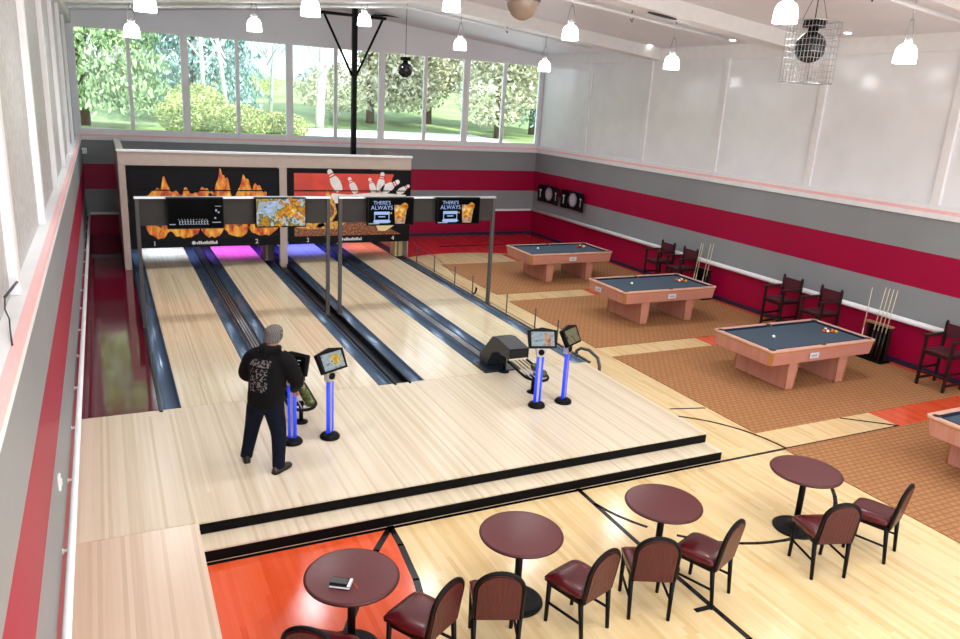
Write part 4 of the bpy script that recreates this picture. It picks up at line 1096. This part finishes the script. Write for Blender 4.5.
cloth('hoodie', [(0, 0, .775, .185, .155), (0, 0, .80, .205, .17), (0, -.005, .88, .21, .175), (0, -.005, 1.0, .21, .175), (0, -.01, 1.15, .215, .175), (0, -.015, 1.28, .22, .165), (0, -.01, 1.37, .19, .14), (0, 0, 1.43, .12, .105), (0, .01, 1.49, .08, .085)],
      [([(.12, -.01, 1.37), (.225, -.01, 1.32), (.325, .09, 1.08), (.20, .30, .91), (.168, .35, .866)], [.10, .10, .085, .062, .05]),
       ([(-.12, -.01, 1.37), (-.225, -.01, 1.32), (-.34, .06, 1.08), (-.19, .265, .972), (-.168, .305, .948)], [.10, .10, .085, .062, .05])], M['hoodie'])
cloth('jeans', [(0, 0, .70, .10, .10), (0, 0, .76, .175, .14), (0, 0, .88, .18, .14), (0, 0, .93, .17, .13)],
      [([(.09, 0, .86), (.11, 0, .74), (.185, .03, .46), (.228, .0, .18), (.246, -.02, .045)], [.12, .118, .09, .075, .072]),
       ([(-.09, 0, .86), (-.11, 0, .74), (-.19, .09, .46), (-.232, .115, .18), (-.248, .105, .045)], [.12, .118, .09, .075, .072])], M['jeans'], .012, 4)
cloth('hood', [], [([(-.10, .03, 1.475), (-.085, -.06, 1.465), (0, -.10, 1.455), (.085, -.06, 1.465), (.10, .03, 1.475)], [.03, .045, .06, .045, .03]), ([(0, -.10, 1.46), (0, -.115, 1.38)], [.06, .04])], M['hoodie'], .012, 6)
mb = MB(); n = 24
prof = [(.086, 1.555), (.094, 1.56), (.096, 1.60), (.091, 1.612), (.094, 1.63), (.092, 1.66), (.078, 1.69), (.05, 1.712), (.02, 1.722), (0, 1.724)]
mb.lathe(prof, (0, 0, 0), n)
for i in range(len(mb.v)):
    x, y, z = mb.v[i]; y2 = y*1.22+.03; mb.v[i] = (x*1.1, y2, z-(.025 if y < 0 and z < 1.61 else 0)+(.02 if y > .05 and z < 1.61 else 0))
mb.v = [lean(p) for p in mb.v]
mb.build('beanie', M['beanie'], PR, sub=1)
for sx, cx, cyy, ang in ((1, .248, -.01, -12), (-1, -.248, .115, 32)):
    T = Matrix.Translation((cx, cyy, 0)) @ Matrix.Rotation(math.radians(ang), 4, 'Z')
    mb = MB(); secs = []
    for yv, wv, hv in ((-.105, .022, .05), (-.095, .036, .085), (-.05, .042, .10), (.02, .044, .095), (.09, .05, .07), (.15, .045, .058), (.185, .028, .045), (.195, .012, .03)):
        secs.append([(wv*math.cos(t)*(1 if math.sin(t) < .5 else .9), yv, .022+(hv-.022)*max(0, math.sin(t)) if math.sin(t) > 0 else .022) for t in [2*PI*i/14 for i in range(14)]])
    vs = [p for s in secs for p in s]
    for i in range(len(secs)-1):
        for k in range(14): mb.add(vs, [(i*14+k, i*14+(k+1) % 14, (i+1)*14+(k+1) % 14, (i+1)*14+k)], 0, True, T)
    mb.add(secs[0], [tuple(range(14))], 0, False, T); mb.add(secs[-1], [tuple(range(14))], 0, False, T)
    sl = [(.0, -.108), (.034, -.1), (.044, -.05), (.043, .02), (.052, .09), (.046, .155), (.026, .195), (0, .202)]
    poly = sl+[(-p[0], p[1]) for p in sl[-2:0:-1]]
    mb.prism(poly, .0, .024, 1, M=T)
    mb.build('shoe', [M['shoebrown'] if sx > 0 else M['shoe'], M['sole']], PR)

# ------------------------------------------------------------------ outdoors
M['lawn'] = plain('lawn', '#7d8f5c', .9, var=.25, scale=.6, spec=.1)
M['path'] = plain('pale_concrete', '#d9d8d4', .8, spec=.2)
M['bark'] = plain('tree_bark', '#6b5546', .9, spec=.1)
M['birch'] = plain('birch_bark', '#dcd6cf', .8, var=.15)
M['leafA'] = plain('conifer_needles', '#8fa878', .8, var=.5, scale=1.2, spec=.1)
M['leafB'] = plain('pale_leaves', '#c4c3a4', .8, var=.4, scale=1.2, spec=.1)
M['leafC'] = plain('shrub_leaves', '#a5b070', .8, var=.4, scale=1.4, spec=.1)
M['leafD'] = plain('blue_spruce_needles', '#86a59c', .8, var=.5, scale=1.2, spec=.1)
M['farwall'] = plain('pale_blue_cladding', '#9fb8d0', .7)
GZ = 2.6
def gz(y): return GZ if y < 34 else GZ+min(3.0, (y-34)*.11)
mb = MB(); ys = [YB+.26, 20, 27, 34, 45, 61, 140]
vs = []
for y in ys: vs += [(-60, y, gz(y)), (110, y, gz(y)), (-60, y, gz(y)-.5), (110, y, gz(y)-.5)]
for i in range(len(ys)-1): mb.add(vs, [(i*4, i*4+1, i*4+5, i*4+4)], 0)
struct(mb.build('ground', M['lawn']))
mb = MB(); mb.add([(7.2, YB+.3, GZ+.01), (17.5, YB+.3, GZ+.01), (19.0, 26.5, GZ+.01), (20, 33.5, GZ+.02), (7.6, 33.5, GZ+.02)], [(0,1,2,3,4)])
struct(mb.build('ground', M['path']), 'bright pale concrete path outside the back windows', 'path')
def leaves(mb, fn, n, s, rnd, droop=0):
    for _ in range(n):
        p = Vector(fn(rnd)); a = Vector((rnd.uniform(-1, 1), rnd.uniform(-1, 1), rnd.uniform(-1, 1)-droop)).normalized(); b = a.orthogonal().normalized()
        b = (b*math.cos(q)+a.cross(b)*math.sin(q)) if (q := rnd.uniform(0, 6.28)) is not None else b
        l = s*rnd.uniform(.6, 1.4); w_ = l*.45
        mb.add([p-a*l, p-b*w_, p+a*l, p+b*w_], [(0, 1, 2, 3)])
def blob(cx, cz_, rx, rz):
    def f(rnd):
        while True:
            x, y, z = (rnd.uniform(-1, 1) for _ in range(3))
            if .15 < x*x+y*y+z*z < 1: return (cx+x*rx, y*rx, cz_+z*rz)
    return f
def tree(x, y, lab, kind, h, r0, seed, name='tree', leaf=None, n=2600, grp='trees outside the windows'):
    rnd = random.Random(seed); r = thing(name, lab, 'tree' if name != 'shrub' else 'shrub', (x, y, gz(y)), 0, grp if name != 'shrub' else 'shrubs outside the windows')
    if kind == 'conifer':
        mb = MB(); mb.cyl((0, 0, 0), (0, 0, h), .22, .03, 10); mb.build('trunk', M['bark'], r)
        def f(q):
            z = q.random()**1.3*.97+.02; lay = (z*14) % 1; rr = r0*(1-.8*z)*(1-.28*lay)*q.uniform(.3, 1)**.5; t = q.uniform(0, 6.28); rr *= 1+.12*math.sin(5*t+9*z)
            return (rr*math.cos(t), rr*math.sin(t), h*z-.2*rr+q.uniform(-.15, .15)+1.1)
        mb = MB(); leaves(mb, f, int(n*2.6), .14, rnd, 1.2); mb.build('foliage', M[leaf or 'leafA'], r)
    elif kind == 'bare':
        mb = MB()
        def br(p, d, l, rad, lev):
            e = p+d*l; mid = p.lerp(e, .5)+Vector((rnd.uniform(-.05, .05)*l, rnd.uniform(-.05, .05)*l, 0))
            mb.tube([p, mid, e], [rad, rad*.8, rad*.6], 6)
            if lev < 3:
                for q in range(12 if lev == 0 else 4):
                    t_ = rnd.uniform(.25, 1) if lev == 0 else rnd.uniform(.4, 1); pp = p.lerp(e, t_)
                    dd = (d*.6+Vector((rnd.uniform(-1, 1), rnd.uniform(-1, 1), rnd.uniform(0, .8)))).normalized()
                    br(pp, dd, l*rnd.uniform(.28, .45), rad*.5, lev+1)
        br(Vector((0, 0, 0)), Vector((rnd.uniform(-.06, .06), 0, 1)).normalized(), h, r0, 0); mb.build('branches', M['birch'], r)
    elif kind == 'leafy':
        mb = MB(); mb.cyl((0, 0, 0), (0, 0, h*.7), .28, .12, 10)
        for q in range(7):
            t_ = q*.9; mb.cyl((0, 0, h*(.22+.06*q)), (r0*.7*math.cos(t_), r0*.7*math.sin(t_), h*(.38+.07*q)), .08, .03, 6)
        mb.build('trunk', M['bark'], r)
        mb = MB()
        for q in range(9):
            leaves(mb, blob(rnd.uniform(-.6, .6)*r0, h*rnd.uniform(.16, .72), r0*.66, h*.13), int(n*2.4)//9, .15, rnd)
        mb.build('foliage', M[leaf or 'leafB'], r)
    else:
        mb = MB()
        for q in range(5): mb.cyl((0, 0, 0), (r0*.5*math.cos(q*1.3), r0*.5*math.sin(q*1.3), h*.7), .03, .01, 5)
        mb.build('stems', M['bark'], r)
        mb = MB(); leaves(mb, blob(0, h*.55, r0, h*.5), n*3, .06, rnd); mb.build('foliage', M[leaf or 'leafC'], r)
tree(-1.3, 28, 'big drooping green spruce behind the first back window from the left', 'conifer', 15, 3.9, 1, n=9000)
tree(4.0, 35.5, 'green spruce behind the second back window, between the big spruce and the birches', 'conifer', 14, 4.2, 2, leaf='leafD', n=8000)
tree(3.6, 27.2, 'bare white birch behind the third back window, left of two', 'bare', 7.5, .1, 3)
tree(4.75, 27.8, 'bare white birch behind the third back window, right of two', 'bare', 8, .1, 4)
tree(8.2, 36, 'bare pale tree behind the fourth back window, beside the far pale building', 'bare', 9, .12, 8)
tree(10.6, 34, 'thick white bare trunk behind the fifth back window', 'bare', 11, .26, 5)
tree(14.6, 37, 'pale leafy tree behind the windows right of the black mast', 'leafy', 12, 4.4, 6, n=8000)
tree(18.9, 38, 'pale leafy tree behind the eighth back window', 'leafy', 13, 4.4, 7, n=8000)
tree(20.4, 30.5, 'leafy tree with a clear brown trunk behind the ninth back window', 'leafy', 13, 3.7, 9, n=7000)
tree(25.2, 35, 'blue green spruce behind the rightmost back window', 'conifer', 12, 3.6, 10, leaf='leafD', n=4500)
for k, (x, y, h, r0, lab) in enumerate(((2.3, 21, 1.6, 1.2, 'yellow green shrub below the spruce, second back window'), (4.0, 20, 1.35, 1.2, 'yellow green shrub below the birches, third back window'),
        (5.7, 20.5, 1.1, 1.05, 'low yellow green shrub behind the fourth back window'), (3.0, 24.5, 2.0, 1.3, 'taller green shrub behind the others, below the birches'), (9.0, 48, 1.6, 2.4, 'far green hedge bush before the pale building'))):
    tree(x, y, lab, 'shrub', h, r0, 20+k, name='shrub', n=1800)
r = thing('far_building', 'pale blue building far behind the fourth and fifth back windows', 'building', (15, 66, gz(66)))
mb = MB(); mb.box(-4.5, 4.5, 0, 6, 0, 4.2); mb.build('wall', M['farwall'], r)
mb = MB(); mb.prism([(-4.8, 4.2), (4.8, 4.2), (4.8, 4.5), (-4.8, 4.5)], -6.3, .3, M=Rx); mb.build('roof', M['white'], r)

# ------------------------------------------------------------------ light
for i, c in enumerate(((.5, .66, 1), (.62, .08, 1), (.10, .14, 1), (1, .30, .28))):
    light('deck_light', 'AREA', (LX[i]+LW/2, 10.85, 1.55), (28, 34, 40, 12)[i], c, 1.0, shape='RECTANGLE', sizey=.9, spread=math.radians(95))
W = bpy.data.worlds.new('sky'); S.world = W; W.use_nodes = True
nt = W.node_tree; bg = nt.nodes['Background']
tc = nt.nodes.new('ShaderNodeTexCoord'); sx = nt.nodes.new('ShaderNodeSeparateXYZ'); rp = nt.nodes.new('ShaderNodeValToRGB')
nt.links.new(tc.outputs['Generated'], sx.inputs[0]); nt.links.new(sx.outputs['Z'], rp.inputs['Fac']); nt.links.new(rp.outputs['Color'], bg.inputs['Color'])
rp.color_ramp.elements[0].color = (.95, .97, 1, 1); rp.color_ramp.elements[1].color = (.62, .78, 1, 1); rp.color_ramp.elements[1].position = .8
bg.inputs['Strength'].default_value = 3.1
sun = light('sun', 'SUN', (30, -20, 40), 9, (1, .95, .86)); sun.data.angle = .02
sun.rotation_euler = Vector((-.55, .45, -.72)).to_track_quat('-Z', 'Y').to_euler()
S.view_settings.view_transform = 'Standard'; S.view_settings.look = 'None'; S.view_settings.exposure = .22; S.view_settings.gamma = 1
S.view_settings.use_curve_mapping = False
